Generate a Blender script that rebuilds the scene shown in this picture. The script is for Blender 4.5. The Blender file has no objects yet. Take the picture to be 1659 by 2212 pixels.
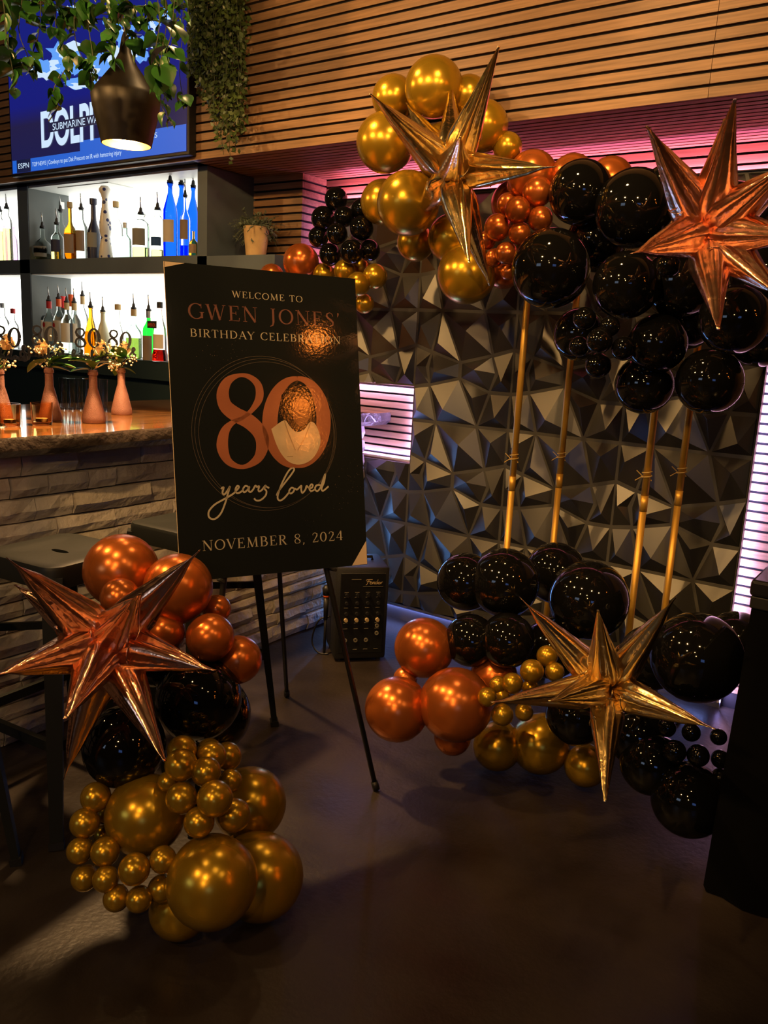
import bpy, bmesh, math, random
from math import sin, cos, pi, radians, sqrt, atan2
from mathutils import Vector, Matrix, Quaternion
random.seed(7)
sc = bpy.context.scene
COL = sc.collection

# ------------------------------------------------------------------ camera, world, exposure
# World axes: X along the feature wall (left to right), Y into the picture, Z up; the origin is on the floor at the feature wall.
FPX, YAW, PIT, ROL = 1762.0, -0.605858832, 0.203874330, -0.0513084165
CP = Vector((2.09476, -3.21175, 1.344476))
_f = Vector((sin(YAW)*cos(PIT), cos(YAW)*cos(PIT), -sin(PIT)))
_r = Vector((cos(YAW), -sin(YAW), 0.0))
_d = _f.cross(_r)
RX = cos(ROL)*_r + sin(ROL)*_d
RY = -sin(ROL)*_r + cos(ROL)*_d
RZ = _f
cam = bpy.data.cameras.new('camera')
cam.sensor_width = 36.0
cam.lens = FPX*36.0/2212.0
cam.clip_start = 0.05
cam_o = bpy.data.objects.new('camera', cam)
COL.objects.link(cam_o)
m = Matrix.Identity(4)
for i in range(3):
    m[i][0] = RX[i]; m[i][1] = -RY[i]; m[i][2] = -RZ[i]; m[i][3] = CP[i]
cam_o.matrix_world = m
sc.camera = cam_o

world = bpy.data.worlds.new('dark_room'); sc.world = world
world.use_nodes = True
world.node_tree.nodes['Background'].inputs[0].default_value = (1.0, 0.72, 0.5, 1)
world.node_tree.nodes['Background'].inputs[1].default_value = 0.004
sc.view_settings.view_transform = 'Standard'
sc.view_settings.look = 'None'
sc.view_settings.gamma = 1.0
sc.view_settings.use_curve_mapping = False
sc.view_settings.exposure = 0.0
sc.cycles.sample_clamp_indirect = 6.0
sc.cycles.max_bounces = 10
sc.cycles.transmission_bounces = 8
sc.cycles.transparent_max_bounces = 12
sc.cycles.caustics_refractive = False
sc.cycles.caustics_reflective = False

# ceiling spots: (x, y, z), aim point, power, cone
AMBER = (1.0, 0.53, 0.16)
SPOTS = [((-2.3, -2.5, 2.62), (-0.6, -0.6, 1.8), 55, 80),
         ((-0.4, -2.8, 2.62), (0.35, -0.75, 1.45), 80, 76),
         ((0.8, -2.85, 2.62), (0.7, -0.8, 1.45), 80, 76),
         ((2.2, -2.75, 2.62), (1.2, -0.6, 1.9), 62, 68),
         ((3.3, -2.45, 2.62), (1.9, -0.6, 2.0), 40, 66),
         ((4.04, -1.35, 2.62), (0.53, -1.35, 1.35), 0.3, 30),
         ((5.73, -1.57, 2.62), (0.53, -1.35, 1.2), 0.3, 26),
         ((7.14, -1.62, 2.62), (0.53, -1.35, 1.1), 0.3, 24),
         ((2.6, -0.25, 2.62), (1.9, -0.6, 1.0), 10, 70),
         ((0.0, -1.2, 2.62), (0.25, 0.0, 0.75), 14, 66),  # added unseen lamp, brightens the upward facets of the feature wall
         ((1.0, -1.25, 2.62), (1.05, 0.0, 0.65), 12, 60),  # second added wall washer, out of view, for the facets behind the poles
         ((0.65, -4.5, 2.62), (0.75, -1.8, 0.45), 40, 34),
         ((2.0, -4.4, 2.62), (0.85, -1.7, 0.5), 40, 34),
         ((2.6, -6.0, 2.62), (0.95, -1.5, 0.6), 44, 30)]
PENDANT_POWER, PENDANT_CONE = 170, 71
# led strips behind the feature wall: (centre, size x, size z / run, direction it faces, colour, power)
LEDS = [((0.5, 0.035, 1.985), (2.0, 'x'), (0, 0.45, 1), (1.0, 0.25, 0.60), 18.0),
        ((1.492, 0.035, 1.0), (1.95, 'z'), (1, 0.45, 0), (0.46, 0.38, 1.0), 20.0),
        ((-0.49, 0.035, 1.6), (0.8, 'z'), (-1, 0.45, 0), (0.8, 0.32, 0.9), 3.0),
        ((-0.235, 0.035, 1.148), (0.46, 'x'), (0, 0.6, -1), (0.5, 0.36, 1.0), 3.4),
        ((-0.235, 0.035, 0.80), (0.46, 'x'), (0, 0.6, 1), (0.46, 0.36, 1.0), 2.6),
        ((-0.01, 0.035, 0.975), (0.33, 'z'), (-1, 0.6, 0), (0.5, 0.36, 1.0), 2.0),
        ((0.6, 0.035, 0.075), (1.7, 'x'), (0, -0.3, -1), (0.28, 0.36, 1.0), 1.5),
        ((-0.245, -0.04, 0.40), (0.70, 'z'), (0.3, -1, 0), (0.16, 0.42, 1.0), 2.2)]

# ------------------------------------------------------------------ helpers
def ray(u, v):
    return RX*((u-829.5)/FPX) + RY*((v-1106.0)/FPX) + RZ
def on(axis, u, v, c):
    """the point seen at u, v on the plane x/y/z = c"""
    k = 'xyz'.index(axis); r = ray(u, v)
    return CP + r*((c-CP[k])/r[k])
def at(u, v, d):
    return CP + ray(u, v)*d
def depth(p):
    return (Vector(p)-CP).dot(RZ)
def row(p):
    q = Vector(p)-CP
    return 1106.0 + FPX*q.dot(RY)/q.dot(RZ)
def height_to(p, v):
    """how tall something standing at p is if its top is seen at row v"""
    lo, hi = p[2], p[2]+3.0
    for _ in range(40):
        mid = (lo+hi)/2
        if row((p[0], p[1], mid)) > v: lo = mid
        else: hi = mid
    return lo-p[2]

def world_loc(o):
    v = Vector((0, 0, 0))
    while o is not None:
        v += o.location; o = o.parent
    return v
def link(name, data, parent=None, loc=None):
    o = bpy.data.objects.new(name, data); COL.objects.link(o)
    if parent is not None: o.parent = parent
    if loc is not None: o.location = loc
    return o
def tag(o, label=None, cat=None, group=None, kind=None):
    if label: o['label'] = label
    if cat: o['category'] = cat
    if group: o['group'] = group
    if kind: o['kind'] = kind
    return o
def thing(name, label, cat, loc=(0, 0, 0), group=None):
    return tag(link(name, None, None, loc), label, cat, group)
def mesh_of(name, bm, mat, smooth=False):
    me = bpy.data.meshes.new(name)
    bmesh.ops.recalc_face_normals(bm, faces=bm.faces[:])
    bm.to_mesh(me); bm.free()
    for mm in (mat if isinstance(mat, (list, tuple)) else [mat]): me.materials.append(mm)
    if smooth:
        me.polygons.foreach_set('use_smooth', [True]*len(me.polygons))
        if smooth != True:
            me.set_sharp_from_angle(angle=radians(smooth))
    return me
def obj(name, bm, mat, parent=None, smooth=False, local=False):
    """one mesh object; the bmesh is in world coordinates unless local"""
    if parent is not None and not local:
        bmesh.ops.translate(bm, verts=bm.verts[:], vec=-world_loc(parent))
    return link(name, mesh_of(name, bm, mat, smooth), parent)
def struct(name, bm, mat, parent=None, smooth=False):
    o = obj(name, bm, mat, parent, smooth)
    if parent is None: o['kind'] = 'structure'
    return o
def box(bm, x0, x1, y0, y1, z0, z1, mi=0):
    v = [bm.verts.new(p) for p in ((x0,y0,z0),(x1,y0,z0),(x1,y1,z0),(x0,y1,z0),(x0,y0,z1),(x1,y0,z1),(x1,y1,z1),(x0,y1,z1))]
    fs = [bm.faces.new([v[i] for i in q]) for q in ((3,2,1,0),(4,5,6,7),(0,1,5,4),(1,2,6,5),(2,3,7,6),(3,0,4,7))]
    for f in fs: f.material_index = mi
    return v
def boxm(*a):
    bm = bmesh.new(); box(bm, *a); return bm
def bevel(bm, w, seg=2):
    bmesh.ops.bevel(bm, geom=bm.edges[:], offset=w, segments=seg, affect='EDGES', profile=0.5)
    return bm
def lathe(prof, seg=20, bm=None, c=(0, 0, 0), cap=True):
    """prof: (radius, height) pairs from bottom to top"""
    bm = bm or bmesh.new(); rings = []
    for r, z in prof:
        if r < 1e-5: rings.append([bm.verts.new((c[0], c[1], c[2]+z))])
        else: rings.append([bm.verts.new((c[0]+r*cos(2*pi*i/seg), c[1]+r*sin(2*pi*i/seg), c[2]+z)) for i in range(seg)])
    for a, b in zip(rings, rings[1:]):
        for i in range(seg):
            j = (i+1) % seg
            if len(a) == 1 and len(b) == 1: continue
            if len(a) == 1: bm.faces.new((a[0], b[j], b[i]))
            elif len(b) == 1: bm.faces.new((a[i], a[j], b[0]))
            else: bm.faces.new((a[i], a[j], b[j], b[i]))
    if cap:
        for rg in (rings[0], rings[-1]):
            if len(rg) > 1: bm.faces.new(rg)
    return bm
def tube(bm, pts, r, seg=8):
    pts = [Vector(p) for p in pts]; rings = []
    rr = r if isinstance(r, (list, tuple)) else [r]*len(pts)
    up = None
    for i, p in enumerate(pts):
        t = (pts[min(i+1, len(pts)-1)]-pts[max(i-1, 0)]).normalized()
        if up is None:
            up = Vector((0, 0, 1)) if abs(t.z) < 0.9 else Vector((1, 0, 0))
        s = t.cross(up).normalized(); up = s.cross(t).normalized()
        rings.append([bm.verts.new(p + (s*cos(2*pi*k/seg)+up*sin(2*pi*k/seg))*rr[i]) for k in range(seg)])
    for a, b in zip(rings, rings[1:]):
        for k in range(seg):
            j = (k+1) % seg
            bm.faces.new((a[k], a[j], b[j], b[k]))
    bm.faces.new(rings[0]); bm.faces.new(rings[-1])
    return bm
def tubem(pts, r, seg=8):
    return tube(bmesh.new(), pts, r, seg)
def beam(bm, a, b, w, h, side=(1, 0, 0), taper=1.0):
    """a straight bar of rectangular section from a to b"""
    a, b = Vector(a), Vector(b); t = (b-a).normalized(); s = Vector(side)
    s = (s-t*s.dot(t)).normalized(); q = t.cross(s)
    va = [bm.verts.new(a+s*(sx*w/2)+q*(sy*h/2)) for sx, sy in ((-1,-1),(1,-1),(1,1),(-1,1))]
    vb = [bm.verts.new(b+s*(sx*w*taper/2)+q*(sy*h*taper/2)) for sx, sy in ((-1,-1),(1,-1),(1,1),(-1,1))]
    bm.faces.new(va); bm.faces.new(vb)
    for k in range(4):
        j = (k+1) % 4; bm.faces.new((va[k], va[j], vb[j], vb[k]))
    return bm

# ------------------------------------------------------------------ materials
def mat(name, col, rough=0.5, metal=0.0, var=0.0, scale=8.0, stretch=(1, 1, 1), bump=0.0, bscale=40.0, emit=None, estr=0.0,
        trans=0.0, ior=1.45, coat=0.0, spec=0.5, rnd=0.0, alpha=1.0, detail=4.0, rvar=0.0):
    mt = bpy.data.materials.new(name); mt.use_nodes = True
    nt = mt.node_tree; b = nt.nodes['Principled BSDF']; N = nt.nodes.new; L = nt.links.new
    b.inputs['Base Color'].default_value = (*col, 1)
    b.inputs['Roughness'].default_value = rough
    b.inputs['Metallic'].default_value = metal
    b.inputs['Specular IOR Level'].default_value = spec
    b.inputs['IOR'].default_value = ior
    b.inputs['Transmission Weight'].default_value = trans
    b.inputs['Coat Weight'].default_value = coat
    b.inputs['Coat Roughness'].default_value = 0.05
    b.inputs['Alpha'].default_value = alpha
    if emit:
        b.inputs['Emission Color'].default_value = (*emit, 1); b.inputs['Emission Strength'].default_value = estr
    if var or bump or rnd or rvar:
        tc = N('ShaderNodeTexCoord'); mp = N('ShaderNodeMapping'); mp.inputs['Scale'].default_value = stretch
        L(tc.outputs['Object'], mp.inputs['Vector'])
        if var or rvar:
            nz = N('ShaderNodeTexNoise'); nz.inputs['Scale'].default_value = scale; nz.inputs['Detail'].default_value = detail
            L(mp.outputs[0], nz.inputs['Vector'])
        if var:
            hs = N('ShaderNodeHueSaturation'); hs.inputs['Color'].default_value = (*col, 1)
            mr = N('ShaderNodeMapRange'); mr.inputs[1].default_value = 0.25; mr.inputs[2].default_value = 0.75
            mr.inputs[3].default_value = 1-var; mr.inputs[4].default_value = 1+var
            L(nz.outputs[0], mr.inputs[0])
            src = mr.outputs[0]
            if rnd:
                oi = N('ShaderNodeObjectInfo'); m2 = N('ShaderNodeMapRange'); m2.inputs[3].default_value = 1-rnd; m2.inputs[4].default_value = 1+rnd
                L(oi.outputs['Random'], m2.inputs[0]); mu = N('ShaderNodeMath'); mu.operation = 'MULTIPLY'
                L(src, mu.inputs[0]); L(m2.outputs[0], mu.inputs[1]); src = mu.outputs[0]
            L(src, hs.inputs['Value']); L(hs.outputs[0], b.inputs['Base Color'])
        if rvar:
            m3 = N('ShaderNodeMapRange'); m3.inputs[1].default_value = 0.3; m3.inputs[2].default_value = 0.7
            m3.inputs[3].default_value = max(0.02, rough-rvar); m3.inputs[4].default_value = rough+rvar
            L(nz.outputs[0], m3.inputs[0]); L(m3.outputs[0], b.inputs['Roughness'])
        if bump:
            n2 = N('ShaderNodeTexNoise'); n2.inputs['Scale'].default_value = bscale; n2.inputs['Detail'].default_value = 3
            L(mp.outputs[0], n2.inputs['Vector'])
            bp = N('ShaderNodeBump'); bp.inputs['Strength'].default_value = bump; bp.inputs['Distance'].default_value = 0.01
            L(n2.outputs[0], bp.inputs['Height']); L(bp.outputs[0], b.inputs['Normal'])
    return mt

M = {}
M['slat'] = mat('slat_wood', (0.25, 0.138, 0.068), 0.5, var=0.28, scale=5.0, stretch=(1.2, 14, 30), rnd=0.14)
M['back'] = mat('black_backing', (0.006, 0.005, 0.006), 0.9)
M['ceiling'] = mat('dark_ceiling', (0.012, 0.011, 0.011), 0.9, var=0.2)
M['wall'] = mat('dark_wall_paint', (0.015, 0.013, 0.013), 0.8, var=0.2)
M['floor'] = mat('stained_concrete', (0.024, 0.0175, 0.0135), 0.42, var=0.5, scale=3.2, detail=9, bump=0.12, bscale=60, rvar=0.10)
M['tile'] = mat('charcoal_panel', (0.016, 0.017, 0.018), 0.36, spec=1.0, ior=1.6, var=0.06, scale=3)
M['tilegroove'] = mat('panel_groove_grey', (0.075, 0.075, 0.073), 0.5)
M['led'] = mat('led_diffuser', (0.8, 0.8, 0.8), 0.5)
M['stone'] = mat('ledger_stone', (0.58, 0.54, 0.50), 0.85, var=0.2, scale=14, detail=8, bump=0.7, bscale=45, rnd=0.18)
M['mortar'] = mat('mortar_dark', (0.03, 0.026, 0.024), 0.95)
M['cabinet'] = mat('slate_cabinet_paint', (0.085, 0.115, 0.15), 0.55, var=0.12, scale=6)
M['cabinet_in'] = mat('cabinet_inside_grey', (0.10, 0.115, 0.11), 0.6, var=0.2, scale=5)
M['teal'] = mat('dark_teal_counter', (0.010, 0.024, 0.032), 0.5)
M['panel'] = mat('backlit_panel', (0.9, 0.9, 0.9), 0.5, emit=(1.0, 0.98, 0.90), estr=2.6)
M['black'] = mat('matte_black_metal', (0.010, 0.010, 0.011), 0.45)
M['stool'] = mat('black_stool_metal', (0.010, 0.012, 0.0115), 0.48, spec=0.35, bump=0.05, bscale=30)
M['gold'] = mat('gold_latex', (0.52, 0.31, 0.022), 0.26, 0.72, var=0.05, scale=2)
M['copper'] = mat('copper_latex', (0.62, 0.17, 0.035), 0.26, 0.72, var=0.05, scale=2)
M['blackb'] = mat('black_latex', (0.004, 0.004, 0.004), 0.05, 0.0, spec=0.55)
M['foil_gold'] = mat('gold_foil', (1.0, 0.76, 0.36), 0.2, 1.0, bump=0.30, bscale=26, stretch=(1, 1, 1))
M['foil_rose'] = mat('rose_gold_foil', (1.0, 0.56, 0.36), 0.2, 1.0, bump=0.30, bscale=26)
M['pole'] = mat('gold_pole', (0.72, 0.42, 0.07), 0.38, 0.55)
M['twine'] = mat('straw_twine', (0.55, 0.38, 0.12), 0.7)
M['board'] = mat('sign_print_black', (0.010, 0.012, 0.013), 0.06, bump=0.016, bscale=125)
M['boardedge'] = mat('foam_board_edge', (0.55, 0.43, 0.30), 0.7)
M['cream'] = mat('print_cream', (0.42, 0.37, 0.28), 0.08, bump=0.016, bscale=125)
M['roseink'] = mat('print_rose', (0.17, 0.075, 0.06), 0.08, bump=0.016, bscale=125)
M['copperink'] = mat('print_copper', (0.30, 0.105, 0.055), 0.08, bump=0.016, bscale=125, var=0.22, scale=5)
M['ring'] = mat('print_ring', (0.09, 0.07, 0.055), 0.08, bump=0.016, bscale=125)
M['hair'] = mat('print_hair', (0.012, 0.009, 0.008), 0.08, bump=0.016, bscale=125)
M['skin'] = mat('print_skin', (0.16, 0.065, 0.03), 0.08, bump=0.016, bscale=125)
M['blouse'] = mat('print_blouse', (0.46, 0.36, 0.24), 0.08, bump=0.016, bscale=125, var=0.12, scale=18)
# ------------------------------------------------------------------ lamps
def aim(o, d):
    o.rotation_mode = 'QUATERNION'
    o.rotation_quaternion = Vector(d).normalized().to_track_quat('-Z', 'Y')
M['bulb'] = mat('lit_bulb', (1, 1, 1), 0.5, emit=(1.0, 0.62, 0.26), estr=260)
M['bulbo'] = mat('lit_orange_globe', (1, 1, 1), 0.5, emit=(1.0, 0.22, 0.018), estr=70)
SPOT_LABELS = ['amber ceiling spotlight above the bar end of the room', 'amber ceiling spotlight between bar and sign, above the tall balloon stack', 'amber ceiling spotlight above the sign, in the middle of the room', 'amber ceiling spotlight above the place where the photograph was taken', 'amber ceiling spotlight right of the camera, above the draped table', 'amber ceiling spotlight facing the sign, nearest of three on the right', 'amber ceiling spotlight facing the sign, middle of three on the right', 'amber ceiling spotlight facing the sign, farthest of three on the right', 'amber ceiling spotlight close to the slatted wall at the right', 'added unseen amber spotlight washing the faceted wall near the bar end', 'added unseen amber spotlight washing the faceted wall above the poles', 'amber ceiling spotlight behind the camera on the left', 'amber ceiling spotlight behind the camera in the middle', 'amber ceiling spotlight farthest behind the camera']
def ceiling_spot(i, p, target, power, cone):
    t = thing('ceiling_spotlight', SPOT_LABELS[i], 'spotlight', p, 'amber ceiling spotlights')
    d = (Vector(target)-Vector(p)).normalized()
    q = d.to_track_quat('-Z', 'Y').to_matrix().to_4x4()
    bm = lathe([(0.045*(2.5 if power < 5 else 1), 0.02), (0.055, 0.06), (0.055, 0.16), (0.03, 0.18), (0, 0.18)], 16, cap=False)
    bm.transform(q); obj('housing', bm, M['black'], t, True, local=True)
    big = 1.0 if power > 5 else (1.3 if p[0] < 5 else 1.8)
    bm = lathe([(0, 0.0), (0.035*big, 0.004), (0.04*big, 0.03), (0, 0.034)], 16)
    bm.transform(q); obj('bulb', bm, M['bulbo' if power < 5 else 'bulb'], t, True, local=True)
    obj('stem', tubem([p, (p[0], p[1], 3.3)], 0.008), M['black'], t)
    l = bpy.data.lights.new('spot', 'SPOT'); l.energy = power; l.color = AMBER
    l.spot_size = radians(cone); l.spot_blend = 0.45 if power > 80 else 0.2; l.shadow_soft_size = 0.03
    o = link('spot_light', l, t); aim(o, d); o.location = d*0.03
for i, s in enumerate(SPOTS): ceiling_spot(i, *s)

def led_strip(i, c, run, d, col, power):
    bm = bmesh.new(); L, ax = run
    if ax == 'x': box(bm, c[0]-L/2, c[0]+L/2, c[1]-.004, c[1]+.004, c[2]-.004, c[2]+.004)
    else: box(bm, c[0]-.004, c[0]+.004, c[1]-.004, c[1]+.004, c[2]-L/2, c[2]+L/2)
    o = obj('led_strip', bm, M['led']); o['kind'] = 'structure'
    l = bpy.data.lights.new('led', 'AREA'); l.shape = 'RECTANGLE'; l.size = L; l.size_y = 0.012; l.energy = power; l.color = col
    lo = link('led_light', l); lo.location = Vector(c)+Vector(d).normalized()*0.006
    z = -Vector(d).normalized(); x = Vector((1, 0, 0)) if ax == 'x' else Vector((0, 0, 1)); x = (x-z*x.dot(z)).normalized(); y = z.cross(x)
    mm = Matrix((x, y, z)).transposed().to_4x4(); mm.translation = lo.location; lo.matrix_world = mm
for i, s in enumerate(LEDS): led_strip(i, *s)

# ------------------------------------------------------------------ room shell
struct('floor', boxm(-3.6, 8.6, -7.2, 0.3, -0.1, 0), M['floor'])
struct('ceiling', boxm(-3.6, 8.6, -7.2, 0.3, 3.3, 3.4), M['ceiling'])
struct('wall_left', boxm(-3.6, -3.5, -7.2, 0.3, 0, 3.3), M['wall'])
struct('wall_right', boxm(8.5, 8.6, -7.2, 0.3, 0, 3.3), M['wall'])
struct('wall_rear', boxm(-3.5, 8.5, -7.2, -7.1, 0, 3.3), M['wall'])
SY = 0.06          # front of the slats of the back wall
PITCH, SH = 0.0365, 0.0265
def slats(parent, x0, x1, yf, z0, z1, pitch=PITCH, h=SH, cuts=()):
    n = int((z1-z0)/pitch+0.5)
    xs = [x0, *[c for c in cuts if x0 < c < x1], x1]
    for k in range(n):
        z = z0+k*pitch
        for a, b in zip(xs, xs[1:]):
            obj('slat', boxm(a+.0006, b-.0006, yf, yf+.012, z+(pitch-h)/2, min(z+(pitch+h)/2, z1)), M['slat'], parent)
wb = struct('wall_back', boxm(-3.5, 8.5, SY+.012, 0.3, 0, 3.3), M['back'])
slats(wb, -0.613, 4.2, SY, 1.928, 2.11, cuts=(1.8,))
slats(wb, 1.44, 4.2, SY, 0.065, 1.926)
slats(wb, -0.60, 0.06, SY, 0.78, 1.18)
slats(wb, -0.613, -0.44, SY, 1.18, 1.928)
# side wall of the niche and the short wall left of it
wn = struct('wall_niche', boxm(-0.933, -0.625, -0.104, SY+.012, 1.0, 2.111), M['back'])
slats(wn, -0.933, -0.613, -0.116, 1.02, 2.11)
n = int((2.11-1.02)/PITCH+0.5)
for k in range(n):
    z = 1.02+k*PITCH
    obj('slat', boxm(-0.625, -0.613, -0.104, SY, z+(PITCH-SH)/2, z+(PITCH+SH)/2), M['slat'], wn)
# bulkhead: slatted front and slatted soffit
bh = struct('ceiling_bulkhead', boxm(-3.5, 5.0, -0.508, SY+.012, 2.123, 3.3), M['back'])
BP = 0.0391
n = int((3.3-2.111)/BP)
cutx = on('y', 1540, 120, -0.52)[0]
for k in range(n):
    z = 2.111+k*BP
    for a, b in ((-3.5, cutx), (cutx, 5.0)):
        obj('slat', boxm(a+.0008, b-.0008, -0.52, -0.508, z, z+.0295), M['slat'], bh)
for k in range(14):
    y = -0.508+k*0.0405
    obj('slat', boxm(-0.935, 5.0, y+.004, y+.034, 2.111, 2.123), M['slat'], bh)

# ------------------------------------------------------------------ feature wall of faceted panels
fw = struct('wall_back_panelling', boxm(-0.5, 1.5, 0.004, 0.02, 0.10, 0.79), M['tilegroove'])
for a in ((0.0, 1.5, 0.004, 0.02, 0.79, 2.0), (-0.5, 0.0, 0.004, 0.02, 1.155, 2.0)):
    o = obj('backing_board', boxm(*a), M['tilegroove'], fw)
PT = dict(TL=(0,0), TR=(1,0), BL=(0,1), BR=(1,1), N1=(.26,0), N2=(.69,0), L1=(0,.315), R1=(1,.315), A=(.17,.365), B=(.48,.45),
          C=(.80,.37), D=(.135,.5), E=(.48,.585), F=(.85,.52), L2=(0,.69), R2=(1,.69), G=(.165,.665), H=(.795,.69), S1=(.26,1), S2=(.69,1))
CELLS = [('TL N1 A L1', (.07,.14), .030), ('N1 N2 C B', (.56,.17), .050), ('N1 B A', (.265,.285), .034), ('N2 TR R1 C', (.87,.12), .036),
         ('L1 A D G L2', (.05,.50), .032), ('A B E G D', (.25,.545), .040), ('B C F H E', (.66,.50), .042), ('C R1 R2 H F', (.925,.585), .034),
         ('L2 G S1 BL', (.08,.90), .034), ('G E S2 S1', (.37,.87), .044), ('E H S2', (.655,.745), .036), ('H R2 BR S2', (.89,.90), .038)]
def panel_mesh(keep=None):
    bm = bmesh.new()
    for names, ap, h in CELLS:
        ps = [Vector(PT[q]) for q in names.split()]
        c = sum(ps, Vector((0, 0)))/len(ps)
        vs = []
        for p in ps:
            q = p+(c-p).normalized()*0.019
            vs.append(bm.verts.new((q.x*.5, 0.004, (1-q.y)*.5)))
        a = bm.verts.new((ap[0]*.5, -h*0.78, (1-ap[1])*.5))
        for i in range(len(vs)): bm.faces.new((vs[i], vs[(i+1) % len(vs)], a))
    if keep:
        co, no = keep
        g = bm.verts[:]+bm.edges[:]+bm.faces[:]
        bmesh.ops.bisect_plane(bm, geom=g, plane_co=co, plane_no=no, clear_outer=True)
    me = bpy.data.meshes.new('panel')
    bm.to_mesh(me); bm.free(); me.materials.append(M['tile'])
    me.flip_normals() if me.polygons[0].normal.y > 0 else None
    return me
full = panel_mesh()
# low row starts 10 cm above the floor
low = panel_mesh(((0, 0, 0.10), (0, 0, -1)))
below = panel_mesh(((0, 0, 0.29), (0, 0, 1)))
above = panel_mesh(((0, 0, 0.155), (0, 0, -1)))
for i in range(-1, 3):
    for j in range(4):
        me = low if j == 0 else full
        if i == -1 and j == 1: me = below
        if i == -1 and j == 2: me = above
        o = link('panel', me, fw); o.location = Vector((i*.5, 0, j*.5))-world_loc(fw)
    
obj('edge_trim', boxm(1.5, 1.503, -0.012, 0.02, 0.10, 2.0), M['black'], fw)
obj('edge_trim', boxm(-0.5, 1.5, -0.008, 0.02, 2.0, 2.004), M['black'], fw)
struct('baseboard_back', boxm(-0.24, 1.5, SY-.02, SY+.01, 0, 0.06), mat('baseboard_grey', (0.12, 0.12, 0.14), 0.6))

# ------------------------------------------------------------------ bar
XB = lambda y: -1.12 if y < -0.45 else -0.925
bar = thing('bar_counter', 'long bar with a stacked pale stone front and glossy wooden top', 'bar', (-0.6, -1.5, 0))
bm = boxm(-1.08, -0.30, -3.6, -0.46, 0, 0.956); box(bm, -0.92, -0.30, -0.46, 0.0, 0, 0.956)
obj('carcass', bm, M['mortar'], bar)
def live_edge_slab():
    bm = bmesh.new(); n = 70; L = []
    rnd = random.Random(3)
    for i in range(n+1):
        y = -3.7+(SY-.001+3.7)*i/n
        w = 0.010*sin(y*7)+0.007*sin(y*19+1)+rnd.uniform(-.004, .004)
        x = -0.160+w*(1 if y < -0.1 else 0.3)
        L.append([bm.verts.new(p) for p in ((XB(y), y, .956), (x-.018-rnd.uniform(0, .012), y, .956), (x+rnd.uniform(-.004, .004), y, .978), (x-.002, y, 1.006), (x-.010, y, 1.017), (XB(y), y, 1.017))])
    for a, b in zip(L, L[1:]):
        for k in range(6):
            j = (k+1) % 6; f = bm.faces.new((a[k], a[j], b[j], b[k])); f.material_index = 1 if k in (1, 2, 3) else 0
    bm.faces.new(L[0]); bm.faces.new(L[-1])
    return bm
M['bartop'] = mat('varnished_wood', (0.23, 0.10, 0.028), 0.10, var=0.6, scale=4, stretch=(9, 1.1, 4), detail=8, coat=0.8)
M['bark'] = mat('bark_edge', (0.055, 0.042, 0.036), 0.32, var=0.6, scale=16, detail=8, bump=0.9, bscale=28, coat=0.3)
obj('worktop', live_edge_slab(), [M['bartop'], M['bark']], bar, 40)
z = 0.0; rs = random.Random(11)
while z < 0.95:
    h = min(rs.choice((0.050, 0.058, 0.068, 0.078, 0.044)), 0.956-z)
    if 0.956-(z+h) < 0.03: h = 0.956-z
    y = -3.0-rs.uniform(0, .2)
    while y < -0.002:
        w = rs.uniform(0.11, 0.32); y2 = min(y+w, -0.002)
        if -0.002-y2 < 0.06: y2 = -0.002
        bm = bmesh.new(); pr = rs.uniform(0.0, 0.022); g = 0.0018
        ny = 3; cols = []
        for a in range(ny+1):
            yy = y+g+(y2-y-2*g)*a/ny; e = []
            dz = rs.uniform(-.003, .003) if 0 < a < ny else 0
            e.append(bm.verts.new((-0.302, yy, z+g))); e.append(bm.verts.new((-0.278+pr*.6, yy, z+g+rs.uniform(0, .003))))
            e.append(bm.verts.new((-0.270+pr+rs.uniform(-.006, .006), yy, z+h*0.45+dz)))
            e.append(bm.verts.new((-0.276+pr+rs.uniform(-.004, .002), yy, z+h-g-rs.uniform(0, .004)))); e.append(bm.verts.new((-0.302, yy, z+h-g)))
            cols.append(e)
        for a, b in zip(cols, cols[1:]):
            for k in range(4): bm.faces.new((a[k], a[k+1], b[k+1], b[k]))
        bm.faces.new(cols[0]); bm.faces.new(cols[-1])
        obj('stone', bm, M['stone'], bar)
        y = y2
    z += h

# ------------------------------------------------------------------ back bar shelving
BY, BB = -0.42, -0.15
cab = thing('back_bar_shelving', 'slate grey back bar shelving with glowing white back panels', 'shelving', (-2.2, -0.3, 0))
obj('side_panel', boxm(-1.0, -0.935, BY, -0.10, 0, 2.122), M['cabinet'], cab)
obj('divider', boxm(-2.50, -2.40, BY, BB, 1.10, 2.122), M['cabinet'], cab)
obj('inner_lining', boxm(-2.40, -2.397, BY+.004, BB, 1.20, 2.10), M['cabinet_in'], cab)
obj('shelf', boxm(-3.5, -1.0, BY, BB, 1.636, 1.711), M['cabinet'], cab)
obj('ledge', boxm(-1.0, -0.50, BY, -0.116, 1.636, 1.706), M['cabinet'], cab)
obj('counter', boxm(-3.5, -1.0, BY-.004, BB, 1.10, 1.195), M['teal'], cab)
obj('cupboard', boxm(-3.5, -1.0, BY+.03, -0.10, 0, 1.10), M['teal'], cab)
obj('top_board', boxm(-3.5, -0.935, BY, BB, 2.108, 2.122), M['cabinet'], cab)
M['lining'] = mat('white_lining', (0.75, 0.78, 0.74), 0.5)
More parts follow.
